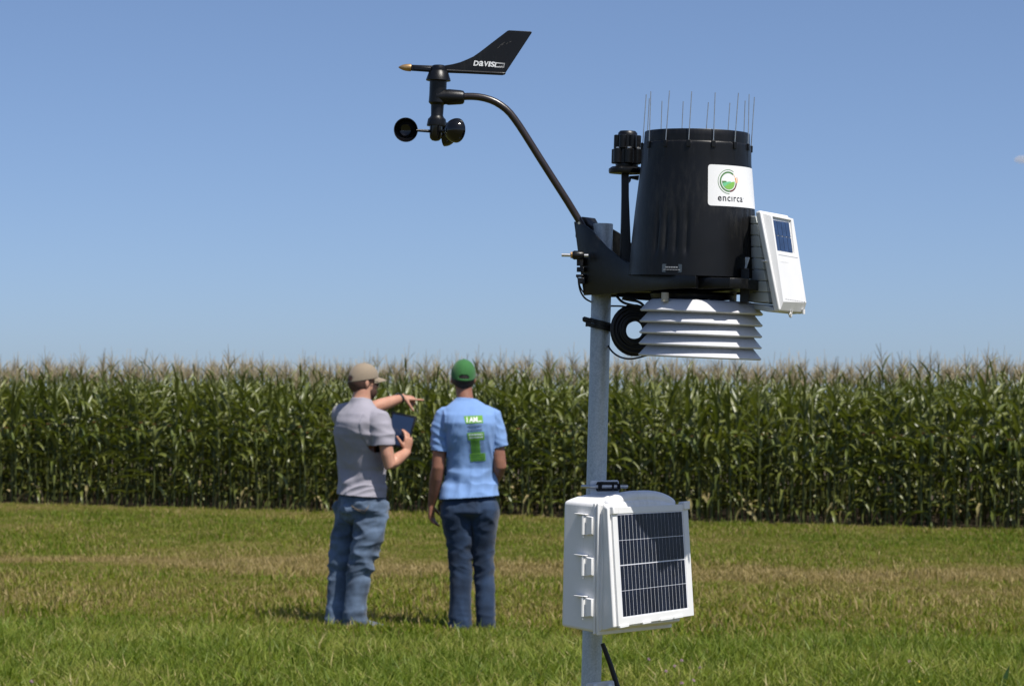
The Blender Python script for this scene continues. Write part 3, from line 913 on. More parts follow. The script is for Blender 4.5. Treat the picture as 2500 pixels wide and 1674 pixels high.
c_tl, c_tr, c_br, c_bl = [T_(x, y, -.0024) for x, y in ((513, 236), (728, 274), (781, 667), (572, 632))]
for i in range(4):
    for j in range(2):
        g = .014
        u0, u1 = i / 4 + g, (i + 1) / 4 - g; v0, v1 = j / 2 + g * .8, (j + 1) / 2 - g * .8
        q = [lerp4(c_tl, c_tr, c_br, c_bl, u, v) for u, v in ((u0, v0), (u1, v0), (u1, v1), (u0, v1))]
        mb = MB(); mb.hexa([p - nF * .0006 for p in q], [p + nF * .0005 for p in q]); mb.build('solar_cell', M['cell_blue'], spn)
# raised rule, tiny maker's mark, row of drip slots, latch and foot
mb = MB(); q = [T_(578, 685), T_(822, 728), T_(824, 734), T_(579, 691)]; mb.hexa([p - nF * .001 for p in q], [p + nF * .0002 for p in q])
mb.build('cover_groove', M['ink_grey'], tr)
mb = MB()
for k in range(6):
    x = 606 + k * 17; y = 752 + k * 1.6
    q = [T_(x, y + 26), T_(x + 11, y + 27.5), T_(x + 11, y + 30), T_(x, y + 28.5)]; mb.hexa([p - nF * .001 for p in q], [p + nF * .0003 for p in q])
o = mb.build('fine_print', mat('embossed', (.5, .5, .5), .5), tr); o['kind'] = 'stuff'
for k in range(9):
    x = 668 + k * 29; y = 1253 + k * 4.4
    mb = MB(); q = [T_(x, y), T_(x + 15, y + 2.2), T_(x + 15, y + 8), T_(x, y + 5.8)]; mb.hexa([p - nF * .001 for p in q], [p + nF * .0002 for p in q])
    mb.build('drip_slot', M['ink'], tr)
mb = MB(); mb.hexa([tz(352, 780, YT + .016), tz(422, 782, YT - .004), tz(422, 782, YT + .012), tz(352, 780, YT + .03)], [tz(355, 756, YT + .016), tz(424, 757, YT - .004), tz(424, 757, YT + .012), tz(355, 756, YT + .03)])
mb.build('side_latch', M['white'], tr, bevel=.0012)
mb = MB()
ft = lambda x, y, d=0: tz(x, y, YT + .022 + d)
mb.prism([ft(700, 1420), ft(752, 1425), ft(756, 1455), ft(748, 1494), ft(722, 1488)], V((0, .006, 0)))
mb.build('foot_latch', M['white'], tr, bevel=.0012)
mb = MB(); mb.limb([tz(899, 1384, YT + .05), tz(899, 1446, YT + .05)], .0022, 14); mb.build('hinge_barrel', M['white'], tr)
for xx in (735, 760):
    mb = MB(); mb.prism([ft(xx, 1392, -.004), ft(xx + 6, 1392, -.004), ft(xx - 12, 1450, -.004), ft(xx - 20, 1450, -.004)], V((0, .004, 0))); mb.build('latch_rib', M['white'], tr)
# louvred housing behind the cover
run = (f_tr - f_tl) * 0.92
hs = thing('tmp', 'tmp', 'tmp')
bpy.data.objects.remove(hs)
ys = [192, 298, 443, 588, 733, 878, 1022, 1167, 1297]
def hx(y): return 275 + (y - 180) * (180.0 / 1155.0) + 8
mb = MB()
q0 = [tz(240, 225, YT + .075), tz(hx(215) - 22, 215, YT + .045), tz(hx(1330) - 22, 1320, YT + .04), tz(242, 1300, YT + .075)]
mb.prism([p + run * .04 for p in q0], run * .9)
housing = mb.build('louvre_housing', M['off_white'], tr, bevel=.001)
for k in range(8):
    y0, y1 = ys[k], ys[k + 1]; g = 4.6
    xl = 214 if y0 < 880 else 197
    q = [tz(xl, y0 + g, YT + .078), tz(hx(y0), y0 + g, YT + .034), tz(hx(y1), y1 - g, YT + .032), tz(xl, y1 - g, YT + .078)]
    mb = MB(); mb.prism(q, run); mb.build('louvre', M['off_white'], housing, bevel=.0008)
mb = MB()
q = [tz(212, 1300, YT + .078), tz(445, 1338, YT + .03), tz(560, 1405, YT + .01), tz(430, 1416, YT + .03), tz(262, 1384, YT + .07), tz(232, 1362, YT + .075)]
mb.prism(q, run); mb.build('housing_base', M['off_white'], housing, bevel=.002)
mb = MB()
mb.hexa([tz(100, 920, YT + .06), tz(150, 920, YT + .05), tz(150, 920, YT + .08), tz(100, 920, YT + .085)], [tz(100, 722, YT + .06), tz(215, 722, YT + .05), tz(215, 722, YT + .08), tz(100, 722, YT + .085)])
mb.build('mounting_clip', M['off_white'], tr, bevel=.001)

# ================================================================== cables and the coil tied to the pole
coil = thing('cable_coil', 'coil of black sensor cable strapped to the pole beside the white plates', 'cable coil', at(1548, 805, 3.31))
cc = at(1549, 806, 3.315)
cn = V((.10, -1, .03)).normalized()
Fcoil = frame(cc, cn, V((1, 0, 0)))
kk = 3.315 / F_PX
for k in range(26):
    rr = (24 + (k % 9) * 4.1 + rng.uniform(-.8, .8)) * kk
    off = ((k // 9 - 1) * 7 + rng.uniform(-2, 2)) * kk
    ph = rng.uniform(0, 6.28); am = rng.uniform(.4, 1.8) * kk
    mb = MB(); n = 30; rings = []
    for i in range(n):
        a = 2 * math.pi * i / n
        q = rr + am * math.sin(2 * a + ph)
        c = V((q * math.cos(a) * 1.0, q * math.sin(a) * 1.04, off + am * math.cos(a + ph)))
        rd = V((math.cos(a), math.sin(a), 0))
        rings.append([Fcoil @ (c + rd * (3.4 * kk * math.cos(t)) + V((0, 0, 1)) * (3.4 * kk * math.sin(t))) for t in [2 * math.pi * j / 7 for j in range(7)]])
    mb.loft(rings + [rings[0]], cap=False)
    mb.build('cable_turn', M['rubber'], coil, 60)
def tie(pts, w, name, par, m='rubber', th=.0012):
    """flat strap along points, w tall"""
    mb = MB()
    pts = [V(p) for p in pts]
    rings = []
    for k, p in enumerate(pts):
        t = (pts[min(k + 1, len(pts) - 1)] - pts[max(k - 1, 0)]).normalized()
        up = (AX - t * AX.dot(t)).normalized(); nn = t.cross(up)
        rings.append([p - up * w - nn * th, p + up * w - nn * th, p + up * w + nn * th, p - up * w + nn * th])
    mb.loft(rings)
    return mb.build(name, M[m], par, 30)
def strap(y_l, y_r, rr, w):
    """goes round the pole's front from left to right, sloping"""
    pts = []
    for k in range(11):
        a = R(200 + 140 * k / 10)
        c = pole_at(at(1463, y_l + (y_r - y_l) * k / 10, YP).z)
        pts.append(c + V((math.cos(a) * rr, math.sin(a) * rr, 0)))
    return pts
s1 = strap(781, 796, PR + .002, .004)
tie(s1 + [at(1500, 799, 3.335), at(1524, 802, 3.325)], .0034, 'cable_tie', coil)
s2 = strap(793, 806, PR + .0026, .004)
tie(s2 + [at(1502, 808, 3.333), at(1524, 808, 3.322)], .0030, 'cable_tie', coil)
mb = MB(); mb.limb([at(1422, 779, 3.34), at(1426, 779, 3.34), at(1436, 782, 3.34), at(1444, 784, 3.34)], [4 * kk, 7 * kk, 7 * kk, 5 * kk], 10); mb.build('tie_end', M['rubber'], coil, 40)
mb = MB(); mb.hexa([at(1429, 797, 3.335), at(1442, 797, 3.335), at(1442, 797, 3.345), at(1429, 797, 3.345)], [at(1430, 785, 3.335), at(1444, 786, 3.335), at(1444, 786, 3.345), at(1430, 785, 3.345)]); mb.build('tie_head', M['rubber'], coil, bevel=.0008)
def cable(px, r_px, label):
    mb = MB()
    P = [at(*p) for p in px]
    # smooth the polyline
    for _ in range(2):
        Q = [P[0]]
        for a, b in zip(P, P[1:]):
            Q += [a.lerp(b, .25), a.lerp(b, .75)]
        P = Q + [P[-1]]
    mb.limb(P, r_px * kk, 8)
    o = mb.build('cable', M['rubber'], None, 50)
    return tag(o, label, 'cable', None)
cable([(1412, 680, 3.35), (1413, 694, 3.345), (1417, 712, 3.345), (1427, 728, 3.35), (1441, 736, 3.365), (1460, 744, 3.395), (1490, 747, 3.39), (1520, 747, 3.36), (1540, 752, 3.33), (1552, 756, 3.32)], 2.2, 'thin black cable looping under the bracket and behind the pole to the coil')
cable([(1410, 676, 3.352), (1416, 700, 3.347), (1424, 714, 3.35), (1432, 720, 3.36), (1450, 716, 3.38)], 1.6, 'short thin black cable at the lower left corner of the bracket')
cable([(1505, 722, 3.33), (1514, 733, 3.32), (1524, 740, 3.31), (1545, 745, 3.3), (1565, 749, 3.3), (1572, 762, 3.31)], 3.2, 'black cable dropping from the bracket floor onto the top of the coil')
cable([(1520, 729, 3.31), (1540, 733, 3.3), (1556, 735, 3.29), (1567, 741, 3.29), (1574, 750, 3.29), (1582, 752, 3.28)], 3.2, 'black cable running from under the bracket over the coil to the shield')
cable([(1484, 842, 3.36), (1492, 856, 3.34), (1506, 868, 3.32), (1524, 875, 3.3), (1544, 876, 3.28), (1566, 871, 3.26), (1590, 864, 3.24)], 2.3, 'thin black cable hanging in a loop below the coil to the lowest white plate')

# ================================================================== lower white box with the large panel
bx = thing('solar_box', 'white hinged enclosure with a large dark solar panel clamped to the pole', 'box', at(1450, 1500, 3.27))
def bz(zx, zy, Y):
    return at(1340 + zx / 2.937, 1140 + zy / 2.937, Y)
dY = TAN.y / TAN.x
YF = 3.225
W_PX = 185.0 / F_PX                 # panel front, tangent per metre of depth
def along(p, s):                    # s metres along the front to the right (and away)
    return p + TAN * s
def up_(zx0, zy0, zx1, zy1, Y0, Y1):
    return bz(zx0, zy0, Y0), bz(zx1, zy1, Y1)
# panel plane
p_tl = bz(455, 288, YF - .018); p_bl = bz(500, 1142, YF - .030)
PW = 0.166
p_tr0 = p_tl + TAN * PW
nB = TAN.cross(p_tl - p_bl).normalized()
if nB.y > 0: nB = -nB
def P_(zx, zy, off=0.0):
    return on_plane(1340 + zx / 2.937, 1140 + zy / 2.937, p_tl, nB) + nB * off
p_tr = P_(996, 262); p_br = P_(1042, 1062); p_bl = P_(500, 1142)
# body
b_back_t = bz(105, 243, YF + .046); b_back_b = bz(86, 1142, YF + .046)
b_fr_t = bz(338, 262, YF); b_fr_b = bz(330, 1186, YF)
WB = 0.172
def up_arch(p, s, t):
    return p
upb = (b_back_t - b_back_b).normalized()
def arch_poly(bot, top, w, rise, n=12):
    """outline with an arched top edge, from bottom left round"""
    pts = [bot, bot + TAN * w]
    for k in range(n + 1):
        t = 1 - k / n
        h = rise * (1 - abs(2 * t - 1) ** 2.6)
        pts.append(top + TAN * (w * t) + upb * h)
    return pts
poly = arch_poly(b_back_b, b_back_t, WB, .010)
polyf = arch_poly(b_fr_b, b_fr_t, WB, .014)
mb = MB(); mb.loft([poly, polyf])
mb.build('box_body', M['white'], bx, 30, bevel=.0050, segs=4)
# two flange ridges: seal of the lid
def inset_ring(p_out, g, rise_extra, fwd):
    c = sum(p_out, V()) / len(p_out)
    return [p + (p - c).normalized() * g + SOUTH * fwd for p in p_out]
for k, (g, f0, f1, nm) in enumerate(((.0030, -.0035, .0015, 'seal_flange'), (.0036, .0030, .0075, 'lid_flange'))):
    mb = MB(); mb.loft([inset_ring(polyf, g, 0, f0), inset_ring(polyf, g, 0, f1)])
    mb.build(nm, M['white'], bx, 30, bevel=.0014, segs=2)
# lid: tapers forward to the panel
lid0 = inset_ring(polyf, -.0010, 0, .007)
c_f0 = sum(lid0, V()) / len(lid0)
l_t = P_(430, 330, -.006); 
lidf_bl = P_(478, 1150, -.004); lidf_tl = P_(436, 292, -.004)
lw = .158
lidf = [lidf_bl, lidf_bl + TAN * lw]
n = 12
upl = (lidf_tl - lidf_bl).normalized()
for k in range(n + 1):
    t = 1 - k / n
    lidf.append(lidf_tl + TAN * (lw * t) + upl * (.0085 * (1 - abs(2 * t - 1) ** 2.6)))
def squeeze(ring, s):
    c = sum(ring, V()) / len(ring)
    return [c + (p - c) * s for p in ring]
mid = [a.lerp(b, .42) for a, b in zip(lid0, lidf)]
mb = MB(); mb.loft([lid0, inset_ring(lid0, -.004, 0, .004), mid, lidf])
lid = mb.build('lid', M['white'], bx, 26, bevel=.0036, segs=3)
# raised hood along the top of the lid
mb = MB()
h0 = [lid0[k] for k in range(2, 15)]
hood = []
for k in range(13):
    t = 1 - k / 12
    hood.append(b_fr_t + SOUTH * .006 + TAN * (WB * (.04 + .92 * t)) + upb * (.006 + .0135 * (1 - abs(2 * t - 1) ** 3)))
hood_f = [p + SOUTH * .016 - upb * .004 for p in hood]
hood_l = [p - upb * .016 for p in hood]; hood_fl = [p - upb * .020 for p in hood_f]
mb.loft([hood + hood_l[::-1], hood_f + hood_fl[::-1]])
mb.build('lid_hood', M['white'], bx, 30, bevel=.0060, segs=4)
# solar panel: frame with a sunk backing, silver bus bars between the cells
mb = MB()
o4 = [p_tl, p_tr, p_br, p_bl]
i4 = [P_(487, 334), P_(962, 310), P_(1003, 1011), P_(528, 1078)]
th = -.010
mb.v = [p for p in o4] + [p for p in i4] + [p + nB * th for p in o4] + [p - nB * .0012 for p in i4]
mb.f = [(0, 1, 5, 4), (1, 2, 6, 5), (2, 3, 7, 6), (3, 0, 4, 7), (0, 8, 9, 1), (1, 9, 10, 2), (2, 10, 11, 3), (3, 11, 8, 0), (4, 5, 13, 12), (5, 6, 14, 13), (6, 7, 15, 14), (7, 4, 12, 15), (8, 11, 10, 9)]
sp = mb.build('solar_panel', M['frame'], bx, 30, bevel=.0007)
mb = MB(); mb.hexa([p - nB * .006 for p in i4], [p - nB * .0011 for p in i4]); mb.build('panel_backing', M['silver_line'], sp)
cq = [P_(493, 342, -.0010), P_(956, 318, -.0010), P_(997, 1004, -.0010), P_(535, 1070, -.0010)]
rows = [0, .2505, .4965, .748, 1.0]
ncol = 18
for j in range(4):
    for i in range(ncol):
        gu = .0034; gv = .0042 if j not in (1, 2) else .0042
        v0 = rows[j] + (.0 if j == 0 else (.0065 if j == 2 else .0035)); v1 = rows[j + 1] - (.0 if j == 3 else (.0065 if j == 1 else .0035))
        u0 = i / ncol + gu; u1 = (i + 1) / ncol - gu
        q = [lerp4(*cq, u, v) for u, v in ((u0, v0), (u1, v0), (u1, v1), (u0, v1))]
        mb = MB(); mb.hexa([p - nB * .0004 for p in q], [p + nB * .0004 for p in q])
        mb.build('solar_cell', M['cell'], sp, None)
# clips at the panel corners and tabs below
for (zx, zy, s) in ((452, 285, 1), (962, 250, 1)):
    q = [P_(zx, zy + 55, .003), P_(zx + 40, zy + 52, .003), P_(zx + 42, zy - 8, .003), P_(zx - 2, zy - 4, .003)]
    mb = MB(); mb.hexa([p - nB * .012 for p in q], q); mb.build('corner_clip', M['white'], bx, bevel=.0015)
for (x0, x1, y0, y1) in ((508, 572, 1146, 1133), (672, 730, 1118, 1107), (798, 885, 1094, 1081), (895, 960, 1078, 1068)):
    q = [P_(x0, y0 + 8, .0014), P_(x1, y1 + 8, .0014), P_(x1, y1 - 14, .0014), P_(x0, y0 - 12, .0014)]
    mb = MB(); mb.hexa([p - nB * .008 for p in q], q); mb.build('edge_tab', M['frame'], bx, bevel=.0006)
# hinges on the left side
nL = -TAN
lp = b_fr_t
nLeft = (b_back_b - b_back_t).cross(b_fr_t - b_back_t).normalized()
if nLeft.y > 0: nLeft = -nLeft
def S_(zx, zy, off=0.0):
    return on_plane(1340 + zx / 2.937, 1140 + zy / 2.937, b_back_t, nLeft) + nLeft * off
for (y0, y1) in ((333, 487), (627, 780), (920, 1073)):
    h = thing('tmp', 'x', 'x'); bpy.data.objects.remove(h)
    xo = (y0 - 333) * -.006
    mb = MB(); q = [S_(262 + xo, y1, .0), S_(326 + xo, y1 - 2, .0), S_(328 + xo, y0 + 22, .0), S_(262 + xo, y0 + 10, .0)]
    mb.hexa(q, [p + nLeft * .004 for p in q]); leaf = mb.build('hinge', M['white'], bx, bevel=.001)
    mb = MB(); mb.limb([S_(264 + xo, y0 + 18, .005), S_(262 + xo, y1 - 6, .005)], .0034, 16); mb.build('hinge_barrel', M['white'], leaf)
    mb = MB(); mb.limb([S_(264 + xo, y0 + 10, .005), S_(261 + xo, y1 + 14, .005)], .0017, 12); mb.build('hinge_pin', M['white'], leaf)
    mb = MB(); q = [S_(205 + xo, y0 + 1), S_(285 + xo, y0 + 10), S_(285 + xo, y0 + 2), S_(205 + xo, y0 - 6)]
    mb.hexa(q, [p + nLeft * .0075 for p in q]); mb.build('hinge_tab', M['white'], leaf, bevel=.0006)
    mb = MB(); q = [S_(292 + xo, y1 - 4, .004), S_(326 + xo, y1 - 8, .004), S_(328 + xo, y0 + 24, .004), S_(294 + xo, y0 + 20, .004)]
    mb.hexa(q, [p + nLeft * .002 for p in q]); mb.build('hinge_leaf', M['white'], leaf, bevel=.0006)
# clamp above the box: plate with a window and a threaded bolt
cl = bx
mb = MB()
yc = 3.325
q = [(297, 200), (297, 103), (303, 96), (492, 92), (500, 100), (503, 200)]
mb.prism([bz(x, y, yc - .02) for x, y in q], V((0, .004, 0)))
mb.build('clamp_plate', M['blue_grey'], bx, bevel=.0008)
mb = MB()
q = [(338, 125), (350, 104), (494, 104), (500, 170), (345, 172), (338, 160)]
mb.prism([bz(x, y, yc - .0225) for x, y in q], V((0, .002, 0)))
mb.build('clamp_recess', M['black'], bx)
kb = 3.3 / F_PX
mb = MB(); mb.limb([bz(240, 138, yc - .012), bz(300, 139, yc - .026), bz(560, 138, yc - .026), bz(568, 138, yc - .026)], [4.6 * kb, 4.6 * kb, 4.6 * kb, 3 * kb], 12); mb.build('clamp_bolt', M['steel'], bx, 40)
for (x0, x1, r) in ((352, 366, 12), (366, 380, 9), (452, 466, 10), (490, 512, 8)):
    mb = MB(); mb.limb([bz(x0, 140, yc - .026), bz(x1, 140, yc - .026)], r * kb, 6); mb.build('nut', M['black'], bx, 20)
# lower clamp, only its top shows
lc = bx
mb = MB()
q = [(262, 1640), (268, 1556), (280, 1546), (455, 1528), (466, 1534), (484, 1640)]
mb.prism([bz(x, y, 3.325) for x, y in q], V((0, .004, 0)))
mb.build('clamp_plate', M['blue_grey'], bx, bevel=.0008)
for x in (335, 440):
    mb = MB(); mb.limb([bz(x, 1566, 3.326), bz(x, 1566, 3.312)], 6 * kb, 6); mb.build('nut', M['steel'], bx, 20)
mb = MB(); mb.limb([bz(384, 1262, 3.345), bz(402, 1308, 3.345), bz(440, 1410, 3.345), bz(492, 1570, 3.345), bz(540, 1700, 3.345)], [5.2 * kb, 6 * kb, 6.2 * kb, 6.4 * kb, 6.4 * kb], 14)
tag(mb.build('black_conduit', M['conduit'], None, 50), 'black flexible conduit slanting down from under the white solar box', 'conduit')
# ================================================================== people
def skin_mat(name, col, col2):
    m = mat(name, col, .48, .4, bump=.1, bscale=300)
    nt = m.node_tree; b = nt.nodes['Principled BSDF']
    n = _noise(nt, 14, 4.0); r = ramp(nt, n.outputs[0], [(.32, col), (.68, col2)]); nt.links.new(r.outputs[0], b.inputs['Base Color'])
    b.inputs['Subsurface Weight'].default_value = .12
    b.inputs['Subsurface Radius'].default_value = (.01, .004, .002); b.inputs['Subsurface Scale'].default_value = .6
    return m
def cloth(name, col, vary=.06, vscale=9, rough=.85, weave=900, bump=.25, stretch=None):
    m = mat(name, col, rough, .2, vary=vary, vscale=vscale, bump=bump, bscale=weave, stretch=stretch)
    m.node_tree.nodes['Principled BSDF'].inputs['Sheen Weight'].default_value = .15
    return m
M['skin_a'] = skin_mat('skin_fair', (.40, .195, .13), (.50, .265, .18))
M['skin_b'] = skin_mat('skin_tan', (.22, .098, .064), (.31, .142, .092))
M['shirt_grey'] = cloth('grey_cotton', (.305, .290, .335))
M['shirt_blue'] = cloth('blue_cotton', (.175, .295, .55))
M['denim_a'] = cloth('denim_mid', (.092, .132, .200), vary=.5, vscale=7, weave=700, bump=.4)
M['denim_b'] = cloth('denim_dark', (.017, .033, .068), vary=.45, vscale=7, weave=700, bump=.4)
M['cap_tan'] = cloth('tan_twill', (.25, .20, .145), vary=.08)
M['cap_green'] = cloth('green_twill', (.035, .135, .038), vary=.12)
M['hair_a'] = mat('hair_brown', (.070, .034, .024), .6, .35, vary=.3, vscale=120, bump=.6, bscale=500)
M['hair_b'] = mat('hair_black', (.018, .013, .012), .55, .35, vary=.3, vscale=120, bump=.6, bscale=500)
M['shoe'] = mat('shoe_grey', (.10, .115, .15), .6, .4, vary=.15, vscale=40)
M['sole'] = mat('shoe_sole', (.22, .22, .22), .6, .4)
M['thread'] = mat('tan_thread', (.24, .18, .11), .7, .2)
M['print_green'] = mat('print_green', (.135, .33, .048), .75, .2)
M['print_dark'] = mat('print_dark', (.05, .15, .06), .8, .1)
M['print_pale'] = mat('print_pale', (.62, .72, .80), .8, .1)
M['print_slate'] = mat('print_slate', (.15, .22, .36), .8, .1)
M['screen'] = mat('tablet_screen', (.016, .030, .068), .05, .6)
M['eye'] = mat('eye_white', (.7, .68, .65), .2, .5)
M['lens'] = mat('dark_lens', (.01, .01, .012), .08, .6)

def voxel(mb, vox, smooth_it, name, fac=.5):
    me = mb.mesh(name)
    bm = bmesh.new(); bm.from_mesh(me); bmesh.ops.recalc_face_normals(bm, faces=bm.faces); bm.to_mesh(me); bm.free()
    out = evaluate(me, [('REMESH', dict(mode='VOXEL', voxel_size=vox, use_smooth_shade=True)), ('SMOOTH', dict(factor=fac, iterations=smooth_it))])
    # keep only the biggest connected island
    bm = bmesh.new(); bm.from_mesh(out)
    seen = set(); best = []
    for v in bm.verts:
        if v in seen: continue
        st = [v]; seen.add(v); isl = []
        while st:
            x = st.pop(); isl.append(x)
            for e in x.link_edges:
                y = e.other_vert(x)
                if y not in seen: seen.add(y); st.append(y)
        if len(isl) > len(best): best = isl
    if len(best) < len(bm.verts):
        keep = set(best)
        bmesh.ops.delete(bm, geom=[v for v in bm.verts if v not in keep], context='VERTS')
    bm.to_mesh(out); bm.free()
    out.name = name
    return out
def displace(me, fn):
    n = len(me.vertices)
    co = np.empty(n * 3); me.vertices.foreach_get('co', co); co = co.reshape(-1, 3)
    no = np.empty(n * 3); me.vertices.foreach_get('normal', no); no = no.reshape(-1, 3)
    d = np.array([fn(V(c), V(k)) for c, k in zip(co, no)])
    co = co + no * d[:, None]
    me.vertices.foreach_set('co', co.ravel()); me.update()
def ridge(p):
    return 1 - 2 * abs(noise.noise(p))
def cut(me, co, no, near, rad, ok=lambda c: True):
    """open a cuff or hem: remove what lies beyond the plane inside a ball"""
    bm = bmesh.new(); bm.from_mesh(me)
    fs = [f for f in bm.faces if (f.calc_center_median() - near).length < rad and ok(f.calc_center_median())]
    geom = list({v for f in fs for v in f.verts}) + list({e for f in fs for e in f.edges}) + fs
    bmesh.ops.bisect_plane(bm, geom=geom, plane_co=co, plane_no=no, clear_outer=False)
    kill = [f for f in bm.faces if (f.calc_center_median() - near).length < rad and (f.calc_center_median() - co).dot(no) > 1e-6 and ok(f.calc_center_median())]
    bmesh.ops.delete(bm, geom=kill, context='FACES')
    bm.to_mesh(me); bm.free()
def ering(c, u, v, ru, rv, n=28, e=2.3, ph=0.0):
    out = []
    for i in range(n):
        t = 2 * math.pi * i / n
        ct, st = math.cos(t), math.sin(t)
        out.append(V(c) + V(u) * (ru * math.copysign(abs(ct) ** (2 / e), ct)) + V(v) * (rv * math.copysign(abs(st) ** (2 / e), st)))
    return out
def add_hand(mb, wrist, d, side, pn, curls, thumb_curl=.3, L=1.0, spread=.05, thumb_dir=None):
    d = V(d).normalized(); side = V(side); side = (side - d * side.dot(d)).normalized(); pn = V(pn); pn = (pn - d * pn.dot(d) - side * pn.dot(side)).normalized()
    w = V(wrist)
    mb.loft([ering(w + d * (t * L), side, pn, a * L, b * L, 16) for t, a, b in ((-.03, .027, .021), (0, .028, .02), (.03, .035, .019), (.065, .042, .018), (.088, .042, .015), (.098, .036, .011))])
    for k, (off, ln) in enumerate(((.031, .072), (.0105, .081), (-.0105, .075), (-.031, .059))):
        p = w + d * (.082 * L) + side * off * L
        dd = (d + side * (off * spread * 30 * .05)).normalized()
        pts = [p - d * .02, p]; a = 0.0
        for j, fr in enumerate((.45, .32, .23)):
            a += curls[k] * (0.8, 1.0, .75)[j]
            q = dd * math.cos(a) + pn * math.sin(a)
            pts.append(pts[-1] + q * ln * fr * L * 1.15)
        mb.limb(pts, [.0095 * L, .0098 * L, .0090 * L, .0084 * L, .0066 * L], 10)
    td = V(thumb_dir).normalized() if thumb_dir else (d * .62 + side * .72 + pn * .25).normalized()
    p = w + d * .022 * L + side * .022 * L
    q1 = p + td * .045 * L; t2 = (td * math.cos(thumb_curl) + (d * .6 + pn * .6).normalized() * math.sin(thumb_curl)).normalized()
    q2 = q1 + t2 * .032 * L; q3 = q2 + t2 * .026 * L
    mb.limb([p - td * .012, p, q1, q2, q3], [.014 * L, .0135 * L, .0112 * L, .0100 * L, .0072 * L], 10)
def head_frame(hc, yaw, pitch=0.0, rollh=0.0):
    """local x right, y forward, z up; yaw turns the face from +Y towards +X"""
    return Matrix.Translation(hc) @ Matrix.Rotation(-yaw, 4, 'Z') @ Matrix.Rotation(pitch, 4, 'X') @ Matrix.Rotation(rollh, 4, 'Y')
def add_head(mb, H, s=1.0):
    R3 = H.to_3x3()
    def e(c, a, b, cc, rot=None):
        mb.ell(H @ (V(c) * s), a * s, b * s, cc * s, R3 @ (rot or Matrix.Identity(3)), 20, 12)
    e((0, -.012, .028), .076, .098, .088)
    e((0, -.03, -.02), .066, .072, .07)
    e((0, .035, -.03), .062, .060, .085)
    e((0, .048, -.082), .046, .045, .036)
    e((0, .078, -.095), .022, .018, .018)
    e((0, .088, .012), .045, .014, .014)
    e((0, .098, -.028), .013, .022, .020)
    e((0, .096, -.010), .009, .012, .028)
    e((0, .086, -.066), .023, .014, .008)
    e((.028, .078, -.03), .02, .018, .02); e((-.028, .078, -.03), .02, .018, .02)
    for sx in (1, -1):
        e((.079 * sx, -.008, -.014), .010, .019, .031, Matrix.Rotation(.35 * sx, 3, 'Z'))
def shell(H, c, rx, ry, rz, keep, name, m, parent, th=.004, s=1.0, disp=None, n=48, mm=30):
    """part of an ellipsoid in head space (hair, beard)"""
    bm = bmesh.new(); grid = []
    for k in range(mm + 1):
        a = -math.pi / 2 + math.pi * (.02 + .96 * k / mm)
        grid.append([bm.verts.new((c[0] + rx * math.cos(a) * math.cos(2 * math.pi * i / n), c[1] + ry * math.cos(a) * math.sin(2 * math.pi * i / n), c[2] + rz * math.sin(a))) for i in range(n)])
    for k in range(mm):
        for i in range(n):
            j = (i + 1) % n
            q = (grid[k][i].co + grid[k][j].co + grid[k + 1][j].co + grid[k + 1][i].co) / 4
            if keep(q): bm.faces.new((grid[k][i], grid[k][j], grid[k + 1][j], grid[k + 1][i]))
    bmesh.ops.delete(bm, geom=[v for v in bm.verts if not v.link_faces], context='VERTS')
    if disp:
        for v in bm.verts: v.co *= 1 + disp(v.co)
    me = bpy.data.meshes.new(name); bm.to_mesh(me); bm.free()
    me.transform(Matrix.Diagonal((s, s, s, 1))); me.transform(H)
    set_smooth(me, 60)
    o = link(name, me, m, parent)
    md = o.modifiers.new('thick', 'SOLIDIFY'); md.thickness = th; md.offset = 1
    return o
